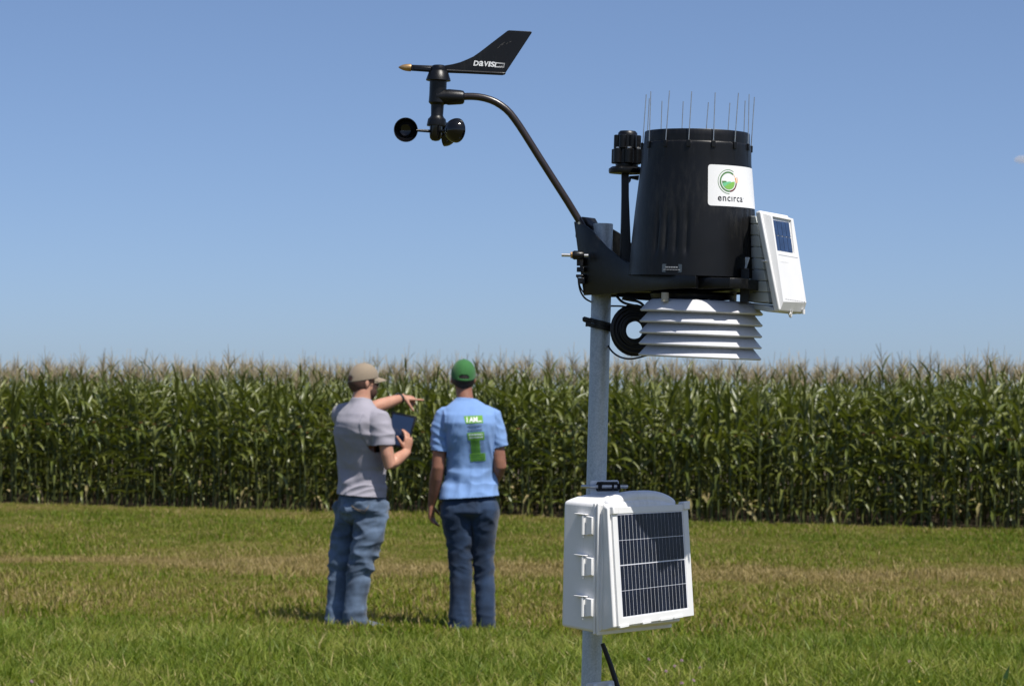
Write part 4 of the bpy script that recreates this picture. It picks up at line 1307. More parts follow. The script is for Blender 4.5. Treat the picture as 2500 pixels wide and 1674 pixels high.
def make_cap(H, m, parent, s=1.0, tilt_=.0, arch=True):
    """six-panel cap with an arched opening at the back, strap, button and curved brim (head space)"""
    n = 72; mm = 26
    c = V((0, -.008, .020)); rx, ry, rz = .0865, .110, .112
    bm = bmesh.new(); grid = []
    def zr(y): return .014 + .24 * y      # rim dips at the back
    for k in range(mm + 1):
        t = k / mm; row = []
        for i in range(n):
            a = 2 * math.pi * i / n
            f = 1 - (t ** 2.5)
            cr = math.sqrt(max(0, 1 - t ** 2.35))
            y = c.y + ry * cr * math.sin(a); x = rx * cr * math.cos(a)
            z0 = zr(c.y + ry * math.sin(a))
            z = z0 + (c.z + rz - z0) * t
            seam = 1.0
            for q in range(6):
                dq = abs((a - q * math.pi / 3 + math.pi / 6 + math.pi) % (2 * math.pi) - math.pi)
                if dq < .05: seam = .992
            row.append(bm.verts.new((x * seam, y * seam, z)))
        grid.append(row)
    for k in range(mm):
        for i in range(n):
            j = (i + 1) % n
            q = (grid[k][i].co + grid[k + 1][j].co) / 2
            if arch and q.y < -.06:
                h = .030 * math.sqrt(max(0, 1 - (q.x / .038) ** 2))
                if abs(q.x) < .038 and .016 < (q.z - zr(c.y - ry)) < .018 + h: continue
            bm.faces.new((grid[k][i], grid[k][j], grid[k + 1][j], grid[k + 1][i]))
    bm.faces.new(grid[mm])
    bmesh.ops.delete(bm, geom=[v for v in bm.verts if not v.link_faces], context='VERTS')
    me = bpy.data.meshes.new('cap'); bm.to_mesh(me); bm.free()
    me.transform(Matrix.Diagonal((s, s, s, 1))); me.transform(H)
    set_smooth(me, 50)
    cap = link('cap', me, m, parent)
    md = cap.modifiers.new('thick', 'SOLIDIFY'); md.thickness = .003; md.offset = 1
    mb = MB(); mb.ell(H @ (V((c.x, c.y, c.z + rz + .002)) * s), .008, .008, .005); mb.build('button', m, cap, 60)
    # brim
    mb = MB(); nb = 15; nr = 6; rows_ = []
    for j in range(nr + 1):
        t = j / nr; row = []
        for i in range(nb + 1):
            u = -1 + 2 * i / nb
            a = math.pi / 2 - u * 1.02
            x0 = rx * math.cos(a) * .99; y0 = c.y + ry * math.sin(a) * .985
            ext = .074 * (1 - abs(u) ** 2.6)
            z = zr(y0) + .004 - .018 * (u * u) * (.4 + t) - .016 * t
            row.append(H @ (V((x0 * (1 + .10 * t), y0 + ext * t, z)) * s))
        rows_.append(row)
    vs = [p for r_ in rows_ for p in r_]
    mb.add(vs, [(j * (nb + 1) + i, j * (nb + 1) + i + 1, (j + 1) * (nb + 1) + i + 1, (j + 1) * (nb + 1) + i) for j in range(nr) for i in range(nb)])
    o = mb.build('brim', m, cap, 50)
    md = o.modifiers.new('thick', 'SOLIDIFY'); md.thickness = .004; md.offset = 0
    return cap
def make_shoe(t, p, d, m):
    """p: ground point under the ankle, d: toe direction"""
    d = V(d).normalized(); s = V((d.y, -d.x, 0)); up = V((0, 0, 1))
    mb = MB()
    prof = [(-.085, .026, .075), (-.075, .034, .088), (-.03, .038, .092), (.03, .040, .078), (.09, .046, .058), (.14, .046, .046), (.175, .036, .036), (.19, .018, .026)]
    mb.loft([[p + d * y + s * (w * math.cos(a)) + up * (.014 + max(0, h * .5 + h * .5 * math.sin(a)) * .98) for a in [2 * math.pi * i / 20 for i in range(20)]] for y, w, h in prof])
    sh = mb.build('shoe', m, t, 60)
    mb = MB()
    mb.loft([[p + d * (y * 1.03) + s * (q * (w + .004)) + up * z for q, z in ((-1, 0), (1, 0), (1, .022), (-1, .022))] for y, w, h in prof])
    mb.build('sole', M['sole'], sh, 40, bevel=.004)
    return sh
def clothes(o_mesh, name, m, parent, th=.004):
    set_smooth(o_mesh, 180)
    o = link(name, o_mesh, m, parent)
    md = o.modifiers.new('thick', 'SOLIDIFY'); md.thickness = th; md.offset = -1
    return o
def bvh_of(me):
    return BVHTree.FromPolygons([v.co.copy() for v in me.vertices], [tuple(p.vertices) for p in me.polygons])
def lerp_profile(tab, n):
    return tab

# ------------------------------------------------------------------ man in the blue shirt (turned away)
OB = on_ground(1140, 1545); KB = OB.y / F_PX
pb = thing('person', 'man in light blue printed t-shirt, dark jeans and green cap seen from behind, arms hanging', 'person', OB)
def B(px, py, dy=0.0):
    """a photo pixel at the man's distance, dy metres further away"""
    return at(px, py, OB.y + dy)
FB = V((-.13, .99, 0)).normalized(); RB = V((FB.y, -FB.x, 0))          # he faces away and slightly left
UP = V((0, 0, 1))
def bx_(x, z, f=0.0):               # position in metres: x in the picture, height, forward
    return V((OB.x + x, OB.y, z)) + FB * f
HB = head_frame(bx_(-.036, 1.703, .05), R(-4), R(6), R(2))
body = MB()
add_head(body, HB, .94)
body.limb([bx_(-.03, 1.42, .0), bx_(-.02, 1.53, .008), bx_(-.03, 1.60, .025), bx_(-.034, 1.68, .04)], [.075, .056, .055, .056], 18)
body.loft([ering(bx_(cx, z, f), RB, FB, a, b, 24) for cx, z, f, a, b in ((.01, .84, .01, .12, .075), (.012, .95, .025, .12, .07), (.02, 1.10, .038, .105, .065), (.015, 1.28, .0, .12, .075), (.0, 1.42, -.025, .145, .08), (-.01, 1.50, -.008, .10, .06), (-.02, 1.54, 0, .055, .05))])
# arms
shL, elL, wrL = bx_(-.175, 1.445), bx_(-.205, 1.105, -.03), bx_(-.238, .853, .06)
body.limb([bx_(-.08, 1.45), shL, shL.lerp(elL, .45), elL.lerp(shL, .1), elL, elL.lerp(wrL, .28), elL.lerp(wrL, .7), wrL, wrL + (wrL - elL).normalized() * .02], [.055, .058, .052, .045, .044, .046, .036, .027, .026], 14)
add_hand(body, wrL, V((-.02, .16, -1)), V((.30, .95, .1)), V((1, -.25, 0)), (.42, .50, .55, .60), .25)
shR, elR, wrR = bx_(.160, 1.440), bx_(.207, 1.115, -.03), bx_(.178, .97, .19)
body.limb([bx_(.08, 1.45), shR, shR.lerp(elR, .45), elR.lerp(shR, .1), elR, elR.lerp(wrR, .28), elR.lerp(wrR, .7), wrR, wrR + (wrR - elR).normalized() * .02], [.055, .058, .052, .045, .044, .046, .036, .027, .026], 14)
add_hand(body, wrR, V((-.45, .75, -.35)), V((-.1, .3, .9)), V((-1, -.2, 0)), (.6, .7, .7, .7), .3)
# legs inside the jeans
for hx, kx, ax in ((-.075, -.042, -.045), (.10, .108, .124)):
    body.limb([bx_(hx, .88), bx_(hx, .80), bx_(kx, .46, .01), bx_(ax, .12, -.01), bx_(ax, .06, -.01)], [.060, .062, .048, .036, .035], 12)
    body.limb([bx_(ax, .06, -.02), bx_(ax, .05, .06), bx_(ax, .045, .13)], [.035, .033, .025], 10)
me = voxel(body, .0055, 3, 'body', .45)
me.materials.append(M['skin_b']); set_smooth(me, 180)
body_b = link('body', me, M['skin_b'], pb)
for sx in (1, -1):
    mb = MB(); mb.ell(HB @ V((.028 * sx, .074, .0)), .011, .011, .011, n=12, m=8); mb.build('eye', M['eye'], pb, 60)
shell(HB, (0, -.014, .0), .0785, .100, .098, lambda q: q.z < .05 and q.y < .006 - max(0, .02 - q.z) * .45 and q.z > -.072 + abs(q.x) * .35, 'hair', M['hair_b'], pb, .003, .94, disp=lambda c: .012 * noise.noise(c * 60))
make_cap(HB, M['cap_green'], pb, .93)
# shirt
sb = MB()
sb.loft([ering(bx_(cx, z, f), RB, FB, a, b, 36, 2.35) for cx, z, f, a, b in (
    (.012, .84, .004, .190, .142), (.012, .90, .008, .190, .140), (.014, 1.0, .032, .172, .122), (.018, 1.10, .034, .160, .116), (.022, 1.21, .010, .160, .122), (.012, 1.32, -.022, .172, .130), (.000, 1.40, -.034, .186, .128),
    (-.004, 1.455, -.026, .184, .114), (-.008, 1.495, -.014, .160, .092), (-.014, 1.528, -.002, .118, .074), (-.018, 1.552, .006, .082, .064), (-.02, 1.575, .008, .064, .060))])
hemL, hemR = bx_(-.188, 1.212, -.012), bx_(.196, 1.238, -.012)
sb.limb([bx_(-.10, 1.462, -.005), bx_(-.165, 1.432, -.005), bx_(-.185, 1.35, -.01), hemL + UP * .02, hemL - V((.004, 0, .035))], [.068, .077, .069, .062, .061], 20)
sb.limb([bx_(.09, 1.462, -.005), bx_(.150, 1.432, -.005), bx_(.173, 1.35, -.01), hemR + UP * .02, hemR - V((-.008, 0, .035))], [.068, .077, .068, .058, .057], 20)
me = voxel(sb, .0068, 5, 'shirt')
def fold_b(c, n):
    x = (c - V((OB.x, OB.y, 0))).dot(RB); z = c.z
    low = max(0, min(1, (1.36 - z) / .35)); sl = 1 if abs(x) > .165 and z > 1.18 else 0
    d = .0
    # long soft folds fanning down the back
    d += .0075 * low * ridge(V((x * 6.5 + (z - 1.2) * (-.4 + 2.0 * math.tanh((x - .02) / .07)), z * 1.3, 4.2)))
    d += .0045 * low * ridge(V((x * 14 - z * 2.2, z * 3.2, 9.1)))
    # pulls at the waist, right to left
    w = math.exp(-((z - 1.0) / .10) ** 2)
    d += .007 * w * ridge(V((x * 5 + z * 9, z * 4 - x * 6, 1.7)))
    if sl: d += .006 * ridge(V((z * 14 + x * 8, c.y * 6, 2.2))) - .002
    # creases that start at the armpits
    ap = math.exp(-((abs(x - .01) - .135) / .045) ** 2) * math.exp(-((z - 1.27) / .13) ** 2)
    d += .0065 * ap * ridge(V((abs(x) * 26 + z * 7, z * 5, 6.1 + (3 if x > 0 else 0))))
    # hollow along the spine
    d -= .007 * math.exp(-((x + .01) / .035) ** 2) * math.exp(-((z - 1.27) / .16) ** 2) * (1 if n.dot(FB) < 0 else 0)
    return d + .0012 * noise.noise(c * 22)
displace(me, lambda c, n: 1.7 * fold_b(c, n))
cut(me, bx_(0, .905), V((.07, 0, -1)).normalized(), bx_(.01, .86), .24)
cut(me, hemL, V((-.10, 0, -1)).normalized(), hemL - UP * .05, .12, lambda c: (c - OB).dot(RB) < -.150)
cut(me, hemR, V((.28, 0, -1)).normalized(), hemR - UP * .05, .12, lambda c: (c - OB).dot(RB) > .160)
cut(me, bx_(-.02, 1.560), V((.05, .18, 1)).normalized(), bx_(-.02, 1.58), .09)
shirt_b = clothes(me, 'shirt', M['shirt_blue'], pb, .003)
tree_b = bvh_of(me)
def on_shirt(px, py, off):
    d = ray(px, py)
    hit = tree_b.ray_cast(CAM, d.normalized())
    if hit[0] is None: return at(px, py, OB.y - .13)
    return hit[0] - d.normalized() * off
def print_quad(corners, name, m, off=.0025, n=6, nv=8):
    (x0, y0), (x1, y1), (x2, y2), (x3, y3) = corners
    vs = []
    for j in range(nv + 1):
        for i in range(n + 1):
            u, v = i / n, j / nv
            xa, ya = x0 + (x1 - x0) * u, y0 + (y1 - y0) * u; xb, yb = x3 + (x2 - x3) * u, y3 + (y2 - y3) * u
            vs.append(on_shirt(xa + (xb - xa) * v, ya + (yb - ya) * v, off))
    mb = MB(); mb.add(vs, [(j * (n + 1) + i, j * (n + 1) + i + 1, (j + 1) * (n + 1) + i + 1, (j + 1) * (n + 1) + i) for j in range(nv) for i in range(n)])
    o = mb.build(name, m, shirt_b, 60)
    return o
def S6(x, y): return (1090 + x / 8.253, 960 + y / 8.253)
print_quad([S6(350, 455), S6(722, 437), S6(742, 592), S6(390, 607)], 'shirt_print', M['print_green'])
print_quad([S6(415, 795), S6(757, 768), S6(768, 932), S6(437, 945)], 'shirt_print', M['print_green'])
print_quad([S6(483, 940), S6(668, 936), S6(690, 1200), S6(503, 1212)], 'shirt_print', M['print_green'], nv=10)
print_quad([S6(468, 1214), S6(782, 1196), S6(792, 1352), S6(483, 1372)], 'shirt_print', M['print_green'])
def lines(q, rows_, m, seed, off=.0034, fill=.62):
    """print too small to read: broken rules where its lines of type stand"""
    rr = random.Random(seed); (x0, y0), (x1, y1), (x2, y2), (x3, y3) = q
    mb = MB()
    for k in range(rows_):
        v0 = (k + .22) / rows_; v1 = (k + .22 + .5) / rows_; u = .05
        while u < .93:
            w = rr.uniform(.035, .10)
            c = []
            for uu, vv in ((u, v0), (min(.95, u + w), v0), (min(.95, u + w), v1), (u, v1)):
                xa, ya = x0 + (x1 - x0) * uu, y0 + (y1 - y0) * uu; xb, yb = x3 + (x2 - x3) * uu, y3 + (y2 - y3) * uu
                c.append(on_shirt(xa + (xb - xa) * vv, ya + (yb - ya) * vv, off))
            mb.add(c, [(0, 1, 2, 3)])
            u += w + rr.uniform(.02, .045)
    o = mb.build('fine_print', m, shirt_b, None); o['kind'] = 'stuff'
lines([S6(410, 612), S6(735, 600), S6(750, 764), S6(425, 780)], 2, M['print_slate'], 1)
lines([S6(430, 812), S6(745, 790), S6(755, 905), S6(450, 925)], 2, M['print_pale'], 2)
lines([S6(490, 950), S6(665, 945), S6(685, 1195), S6(505, 1208)], 6, M['print_dark'], 3)
lines([S6(480, 1225), S6(778, 1208), S6(786, 1345), S6(490, 1362)], 3, M['print_dark'], 4)
lines([S6(675, 960), S6(765, 955), S6(780, 1185), S6(695, 1192)], 5, M['print_slate'], 5)
lines([S6(430, 990), S6(482, 985), S6(500, 1195), S6(468, 1200)], 5, M['print_slate'], 6)
tv, tf, tw = text_polys('I AM...', bold=.03)
def iam(x, y):
    u = x / tw; v = y / .72
    x0, y0 = 412 + 292 * u * 1.0, 578 - 14 * u; x1, y1 = 404 + 296 * u, 478 - 16 * u
    return on_shirt(*S6(x0 + (x1 - x0) * v, y0 + (y1 - y0) * v), .0042)
mb = MB(); mb.add([iam(x, y) for x, y in tv], tf); mb.build('print_lettering', M['print_white'], shirt_b, None)

# jeans
def make_jeans(name, loc, Rv, Fv, hips, legs, m, parent, seed, shade, amp, vert, slim=.90, top=1.0):
    jb = MB()
    jb.loft([ering(loc(cx, z, f), Rv, Fv, a * top, b * top, 32, 2.3) for cx, z, f, a, b in hips])
    for path in legs:
        rings = []
        for cx, z, f, a, b in path:
            sl = slim + (top - slim) * max(0, min(1, (z - .55) / .3))
            rings.append(ering(loc(cx, z, f), Rv, Fv, a * sl, b * sl, 24, 2.2))
        jb.loft(rings)
    me = voxel(jb, .0068, 4, 'jeans')
    def fold(c, n):
        q = c - V(loc(0, 0, 0)); z = c.z; x = q.dot(Rv); y = q.dot(Fv)
        sg = 1 if x > shade else -1
        d = .0
        knee = math.exp(-((z - .47) / .16) ** 2); ank = math.exp(-((z - .07) / .10) ** 2); seat = math.exp(-((z - .80) / .10) ** 2)
        thigh = math.exp(-((z - .66) / .12) ** 2)
        d += (.009 * knee + .007 * seat + .006 * thigh + .0025) * ridge(V((x * 5 * sg + z * 10, z * 5 - x * 7 * sg + seed, y * 5)))
        d += (.006 * knee + .005 * seat) * ridge(V((x * 9 - z * 17 * sg, z * 9, y * 8 + seed)))
        d += .008 * ank * ridge(V((x * 5, z * 19 + x * 3, y * 5 + seed)))
        d += .004 * ridge(V((x * 12, z * 2.2, y * 12 + seed)))
        d = d * amp + vert * ridge(V((x * 13 - z * 2.0 * sg, z * 1.1, y * 9 + seed * 2)))
        return d - .003
    displace(me, fold)
    for path in legs:
        cx, z, f, a, b = path[-1]
        p = V(loc(cx, path[-1][1] + .03, f)); cut(me, p, V((0, 0, -1)), p, .16)
    return clothes(me, name, m, parent, .003), me
hipsB = [(.012, .93, .016, .150, .102), (.012, .895, .010, .176, .122), (.014, .86, -.002, .181, .124), (.018, .81, -.010, .186, .130), (.022, .785, -.004, .168, .106), (.024, .755, .0, .125, .078), (.026, .73, .0, .06, .045)]
legsB = [[(-.076, .875, .0, .094, .108), (-.078, .83, -.006, .102, .122), (-.076, .78, -.004, .102, .118), (-.072, .73, 0, .098, .110), (-.058, .66, .004, .094, .100), (-.047, .55, .01, .082, .088), (-.043, .46, .008, .077, .082), (-.043, .33, -.004, .074, .080), (-.045, .18, -.012, .075, .082), (-.047, .09, -.012, .079, .090), (-.047, .03, -.010, .080, .094), (-.047, -.01, -.010, .080, .094)],
         [(.104, .875, .0, .090, .108), (.108, .83, -.006, .098, .122), (.110, .78, .0, .096, .117), (.108, .73, .004, .088, .108), (.107, .66, .010, .076, .098), (.106, .55, .02, .069, .086), (.109, .46, .02, .066, .080), (.115, .33, .010, .066, .076), (.120, .18, .000, .070, .080), (.126, .09, -.002, .064, .088), (.128, .03, 0, .062, .090), (.128, -.01, 0, .062, .090)]]
make_jeans('jeans', bx_, RB, FB, hipsB, legsB, M['denim_b'], pb, 3.3, .04, .75, .007, .92, .95)
make_shoe(pb, V(bx_(-.047, 0, .045)), FB + RB * -.25, M['shoe']); make_shoe(pb, V(bx_(.128, 0, .045)), FB + RB * .3, M['shoe'])

# ------------------------------------------------------------------ man in the grey shirt (pointing, tablet in hand)
OA = on_ground(870, 1541)
pa = thing('person', 'man in grey t-shirt and tan cap pointing at the corn, tablet in his right hand', 'person', OA)
al = R(52); FA = V((math.sin(al), math.cos(al), 0)); RA = V((math.cos(al), -math.sin(al), 0))
def ax_(x, z, y=0.0):               # x in the picture, height, y away from the camera
    return V((OA.x + x, OA.y + y, z))
def al_(x, z, f=0.0):               # x in the picture, height, forward along his own facing
    return V((OA.x + x, OA.y, z)) + FA * f
HA = head_frame(ax_(.030, 1.672, .03), R(62), R(-4), R(0))
body = MB(); add_head(body, HA, .93)
body.limb([ax_(.012, 1.40), ax_(.012, 1.50, .0), ax_(.018, 1.57, .01), ax_(.024, 1.65, .02)], [.088, .070, .061, .058], 18)
body.loft([ering(ax_(cx, z, yy), RA, FA, a, b, 24) for cx, z, a, b, yy in ((.03, .84, .12, .08, .01), (.03, .95, .125, .075, .04), (.022, 1.10, .12, .075, .05), (.012, 1.28, .135, .085, .0), (.012, 1.40, .15, .09, -.02), (.012, 1.48, .11, .07, -.01), (.014, 1.53, .06, .055, 0))])
sR, eR, wR = ax_(.158, 1.425, -.155), ax_(.220, 1.120, -.195), ax_(.322, 1.200, .000)
body.limb([ax_(.08, 1.43, -.06), sR, sR.lerp(eR, .4), sR.lerp(eR, .8), eR, eR.lerp(wR, .25), eR.lerp(wR, .65), wR, wR + (wR - eR).normalized() * .02], [.054, .056, .047, .044, .043, .046, .039, .029, .027], 14)
add_hand(body, wR, V((.16, .12, .95)), V((-.55, -.75, .25)), V((-.8, .45, .1)), (.45, .5, .5, .55), .5, 1.02)
sL, eL, wL = ax_(-.118, 1.445, .14), ax_(.062, 1.492, .315), ax_(.262, 1.567, .50)
body.limb([ax_(-.05, 1.44, .06), sL, sL.lerp(eL, .45), eL, eL.lerp(wL, .3), eL.lerp(wL, .7), wL, wL + (wL - eL).normalized() * .02], [.056, .060, .056, .047, .048, .040, .030, .028], 14)
dL = V((.82, .50, .0)).normalized()
add_hand(body, wL, dL, V((.47, -.80, -.30)), V((0, -.2, -1)), (.03, 1.15, 1.25, 1.3), .1, .98, thumb_dir=V((.52, -.12, -.80)))
for hx, kx, ax in ((-.040, -.110, -.128), (.085, .030, -.005)):
    f = .09 if hx < 0 else -.06
    body.limb([ax_(hx, .88, f), ax_(hx, .80, f), ax_(kx, .46, f), ax_(ax, .12, f), ax_(ax, .06, f)], [.055, .058, .046, .036, .035], 12)
    body.limb([ax_(ax, .06, f) - FA * .02, ax_(ax, .05, f) + FA * .06, ax_(ax, .045, f) + FA * .13], [.035, .033, .025], 10)
me = voxel(body, .0055, 3, 'body', .45); me.materials.append(M['skin_a']); set_smooth(me, 180)
link('body', me, M['skin_a'], pa)
for sx in (1, -1):
    mb = MB(); mb.ell(HA @ V((.028 * sx, .074, .0)), .011, .011, .011, n=12, m=8); mb.build('eye', M['eye'], pa, 60)
shell(HA, (0, -.016, .0), .0815, .1025, .098, lambda q: q.z < .05 and q.y < .022 - max(0, .02 - q.z) * .35 and q.z > -.10 + abs(q.x) * .3, 'hair', M['hair_a'], pa, .0025, .935, disp=lambda c: .010 * noise.noise(c * 60))
shell(HA, (0, .042, -.066), .0560, .0600, .060, lambda q: q.z < -.050 + max(0, .055 - q.y) * .55 and q.y > .012 and not (q.y > .088 and q.z > -.058), 'beard', M['hair_a'], pa, .003, .935, disp=lambda c: .02 * noise.noise(c * 80), n=40, mm=24)
make_cap(HA, M['cap_tan'], pa, .93)
# sunglasses
mb = MB()
g = lambda x, y, z: HA @ (V((x, y, z)) * .935)
for sx in (1, -1):
    mb.limb([g(.082 * sx, -.012, .004), g(.080 * sx, .03, .006), g(.072 * sx, .082, .004)], .0022, 6)
mb.limb([g(-.072, .084, .004), g(-.03, .103, .005), g(0, .108, .006), g(.03, .103, .005), g(.072, .084, .004)], .0022, 6)
sg = mb.build('sunglasses', M['black'], pa, 60)
for sx in (1, -1):
    mb = MB(); mb.ell(g(.036 * sx, .096, -.010), .024, .005, .018, HA.to_3x3() @ Matrix.Rotation(-.35 * sx, 3, 'Z'), 16, 8); mb.build('lens', M['lens'], sg, 60)
# watch strap on the pointing wrist
mb = MB(); wdir = (wL - eL).normalized(); wc = eL.lerp(wL, .955)
Fw = frame(wc, wdir, V((0, 0, 1))); mb.lathe([(.030, -.011), (.0335, -.010), (.0335, .010), (.030, .011)], Fw, 24, cap=False); mb.build('watch_strap', M['rubber'], pa, 40)
mb = MB(); mb.lathe([(.010, .0), (.016, .0), (.016, .008), (.003, .009)], frame(wc + V((-.02, -.010, .026)), V((-.4, -.1, .8))), 18); mb.build('watch_case', M['black_gloss'], pa, 40)
# shirt
sa = MB()
sa.loft([ering(ax_(cx, z, yy), RA, FA, a, b, 36, 2.3) for cx, z, a, b, yy in ((.020, .84, .176, .146, -.01), (.020, .90, .177, .144, .0), (.021, .98, .176, .134, .035), (.022, 1.08, .176, .128, .050), (.012, 1.20, .178, .130, .022), (.004, 1.32, .186, .136, -.018), (.004, 1.40, .188, .130, -.030), (.006, 1.455, .176, .112, -.022), (.010, 1.495, .140, .090, -.010), (.012, 1.525, .098, .074, 0), (.014, 1.548, .073, .067, 0), (.015, 1.565, .067, .064, 0))])
hA = ax_(.178, 1.250, -.165)
sa.limb([ax_(.075, 1.435, -.07), ax_(.142, 1.412, -.135), ax_(.164, 1.33, -.152), hA + UP * .015, hA - UP * .04], [.072, .080, .073, .064, .063], 20)
hL = sL.lerp(eL, .62)
sa.limb([ax_(-.06, 1.44, .06), sL, sL.lerp(eL, .3), hL, hL + (eL - sL).normalized() * .04], [.075, .082, .078, .071, .070], 20)
me = voxel(sa, .0068, 5, 'shirt')
def fold_a(c, n):
    q = c - V((OA.x, OA.y, 0)); x = q.dot(RA); y = q.dot(FA); z = c.z
    back = 1 if y < .05 else .4
    d = 0
    # diagonal pulls from the right armpit down to the left hip
    d += .0065 * ridge(V((x * 3.5 + z * 4.2, z * 1.5 - x * 2.2, 3.3 + y * 2))) * max(0, min(1, (1.45 - z) / .15))
    # horizontal drags across the upper back
    d += .0055 * math.exp(-((z - 1.33) / .07) ** 2) * ridge(V((x * 2.5, z * 16 + x * 2.5, y * 4 + .7)))
    # bunched cloth over the right hip
    d += .011 * math.exp(-((z - .975) / .055) ** 2) * max(0, min(1, (x + .10) / .12)) * ridge(V((x * 6, z * 19 - x * 9, y * 4 + 1.9)))
    d += .006 * math.exp(-((z - 1.05) / .12) ** 2) * ridge(V((x * 6 + z * 5, z * 7 - x * 3, y * 5)))
    d += .0045 * (1 if x > .17 and z > 1.2 else 0) * ridge(V((x * 5, z * 13 + y * 6, 2.2)))
    d -= .006 * math.exp(-((x) / .035) ** 2) * math.exp(-((z - 1.2) / .15) ** 2) * (1 if n.dot(FA) < 0 else 0)
    return d + .0012 * noise.noise(c * 22)
displace(me, lambda c, n: 1.5 * fold_a(c, n))
cut(me, ax_(.03, .908), V((-.06, 0, -1)).normalized(), ax_(.03, .86), .24)
cut(me, hA, V((.06, 0, -1)).normalized(), hA - UP * .05, .12, lambda c: (c - OA).dot(RA) > .178)
cut(me, hL, (eL - sL).normalized(), hL + (eL - sL).normalized() * .05, .11)
cut(me, ax_(.014, 1.552), V((.10, .25, 1)).normalized(), ax_(.014, 1.575), .095)
shirt_a = clothes(me, 'shirt', M['shirt_grey'], pa, .003)
# jeans: right leg nearer, weight on the left one
def aj(x, z, y=0.0): return ax_(x, z, y)
RJ = V((.72, -.694, 0)); FJ = V((.694, .72, 0))
hipsA = [(.026, .93, .02, .165, .118), (.026, .895, .010, .188, .142), (.027, .86, -.002, .182, .143), (.020, .81, -.006, .182, .146), (.012, .785, .0, .162, .116), (.008, .755, .0, .12, .085), (.004, .73, .0, .06, .045)]
legsA = [[(-.058, .86, 0.090, .098, .120), (-.068, .75, 0.095, .094, .108), (-.080, .66, 0.097, .088, .100), (-.100, .55, 0.097, .080, .088), (-.112, .46, 0.095, .074, .084), (-.124, .36, 0.095, .073, .082), (-.128, .25, 0.093, .076, .086), (-.130, .12, 0.090, .080, .092), (-.130, .03, 0.090, .080, .094), (-.130, -.01, 0.090, .08, .094)],
         [(.098, .86, -.050, .102, .122), (.090, .75, -.05, .102, .116), (.078, .66, -.05, .098, .112), (.056, .55, -.05, .088, .102), (.036, .46, -.05, .078, .092), (.018, .37, -.052, .072, .082), (.004, .25, -.058, .068, .082), (-.004, .12, -.06, .070, .090), (-.006, .03, -.06, .074, .094), (-.006, -.01, -.06, .074, .094)]]
jo, jme = make_jeans('jeans', aj, RJ, FJ, hipsA, legsA, M['denim_a'], pa, 8.1, .0, 1.5, .004, .86, .86)
make_shoe(pa, ax_(-.130, 0, .09) + FA * .04, FA * .8 + RA * -.2, M['shoe']); make_shoe(pa, ax_(-.006, 0, -.06) + FA * .04, FA + RA * .35, M['shoe'])
tree_j = bvh_of(jme)
def on_jeans(zx, zy, off=.002):
    d = ray(780 + zx / 4.127, 1180 + zy / 4.127).normalized()
    hit = tree_j.ray_cast(CAM, d)
    return (hit[0] if hit[0] is not None else at(780 + zx / 4.127, 1180 + zy / 4.127, OA.y - .15)) - d * off
def seam(pts, r=.0013, name='pocket_stitching'):
    P = []
    for (x0, y0), (x1, y1) in zip(pts, pts[1:]):
        for k in range(5): P.append(on_jeans(x0 + (x1 - x0) * k / 5, y0 + (y1 - y0) * k / 5))
    P.append(on_jeans(*pts[-1]))
    mb = MB(); mb.limb(P, r, 5); return mb.build(name, M['thread'], jo, 60)
seam([(322, 216), (350, 240), (400, 262), (455, 272), (500, 215)]); seam([(324, 226), (352, 252), (400, 274), (452, 298), (494, 238)])
# tablet
tn = V((-.20, -.90, .30)).normalized()
tc = at(976, 1050, OA.y + .055)
tx = (V((.80, .0, -.21)) - tn * tn.dot(V((.80, .0, -.21)))).normalized(); ty = tn.cross(tx); ty = -ty if ty.z < 0 else ty
tab = thing('tablet', 'dark tablet with black case held up by the man in the grey shirt', 'tablet', tc)
mb = MB(); mb.box(tc - tn * .004, .178, .236, .010, tx, ty, tn); tb = mb.build('tablet_body', M['black'], tab, bevel=.003, segs=3)
mb = MB(); mb.box(tc + tn * .0014, .152, .205, .0008, tx, ty, tn); mb.build('screen', M['screen'], tab, None)
mb = MB(); mb.lathe([(.001, 0), (.005, 0), (.005, .0008), (.0005, .001)], frame(tc + tn * .0012 - ty * .110, tn), 16); mb.build('home_button', M['black_gloss'], tab)
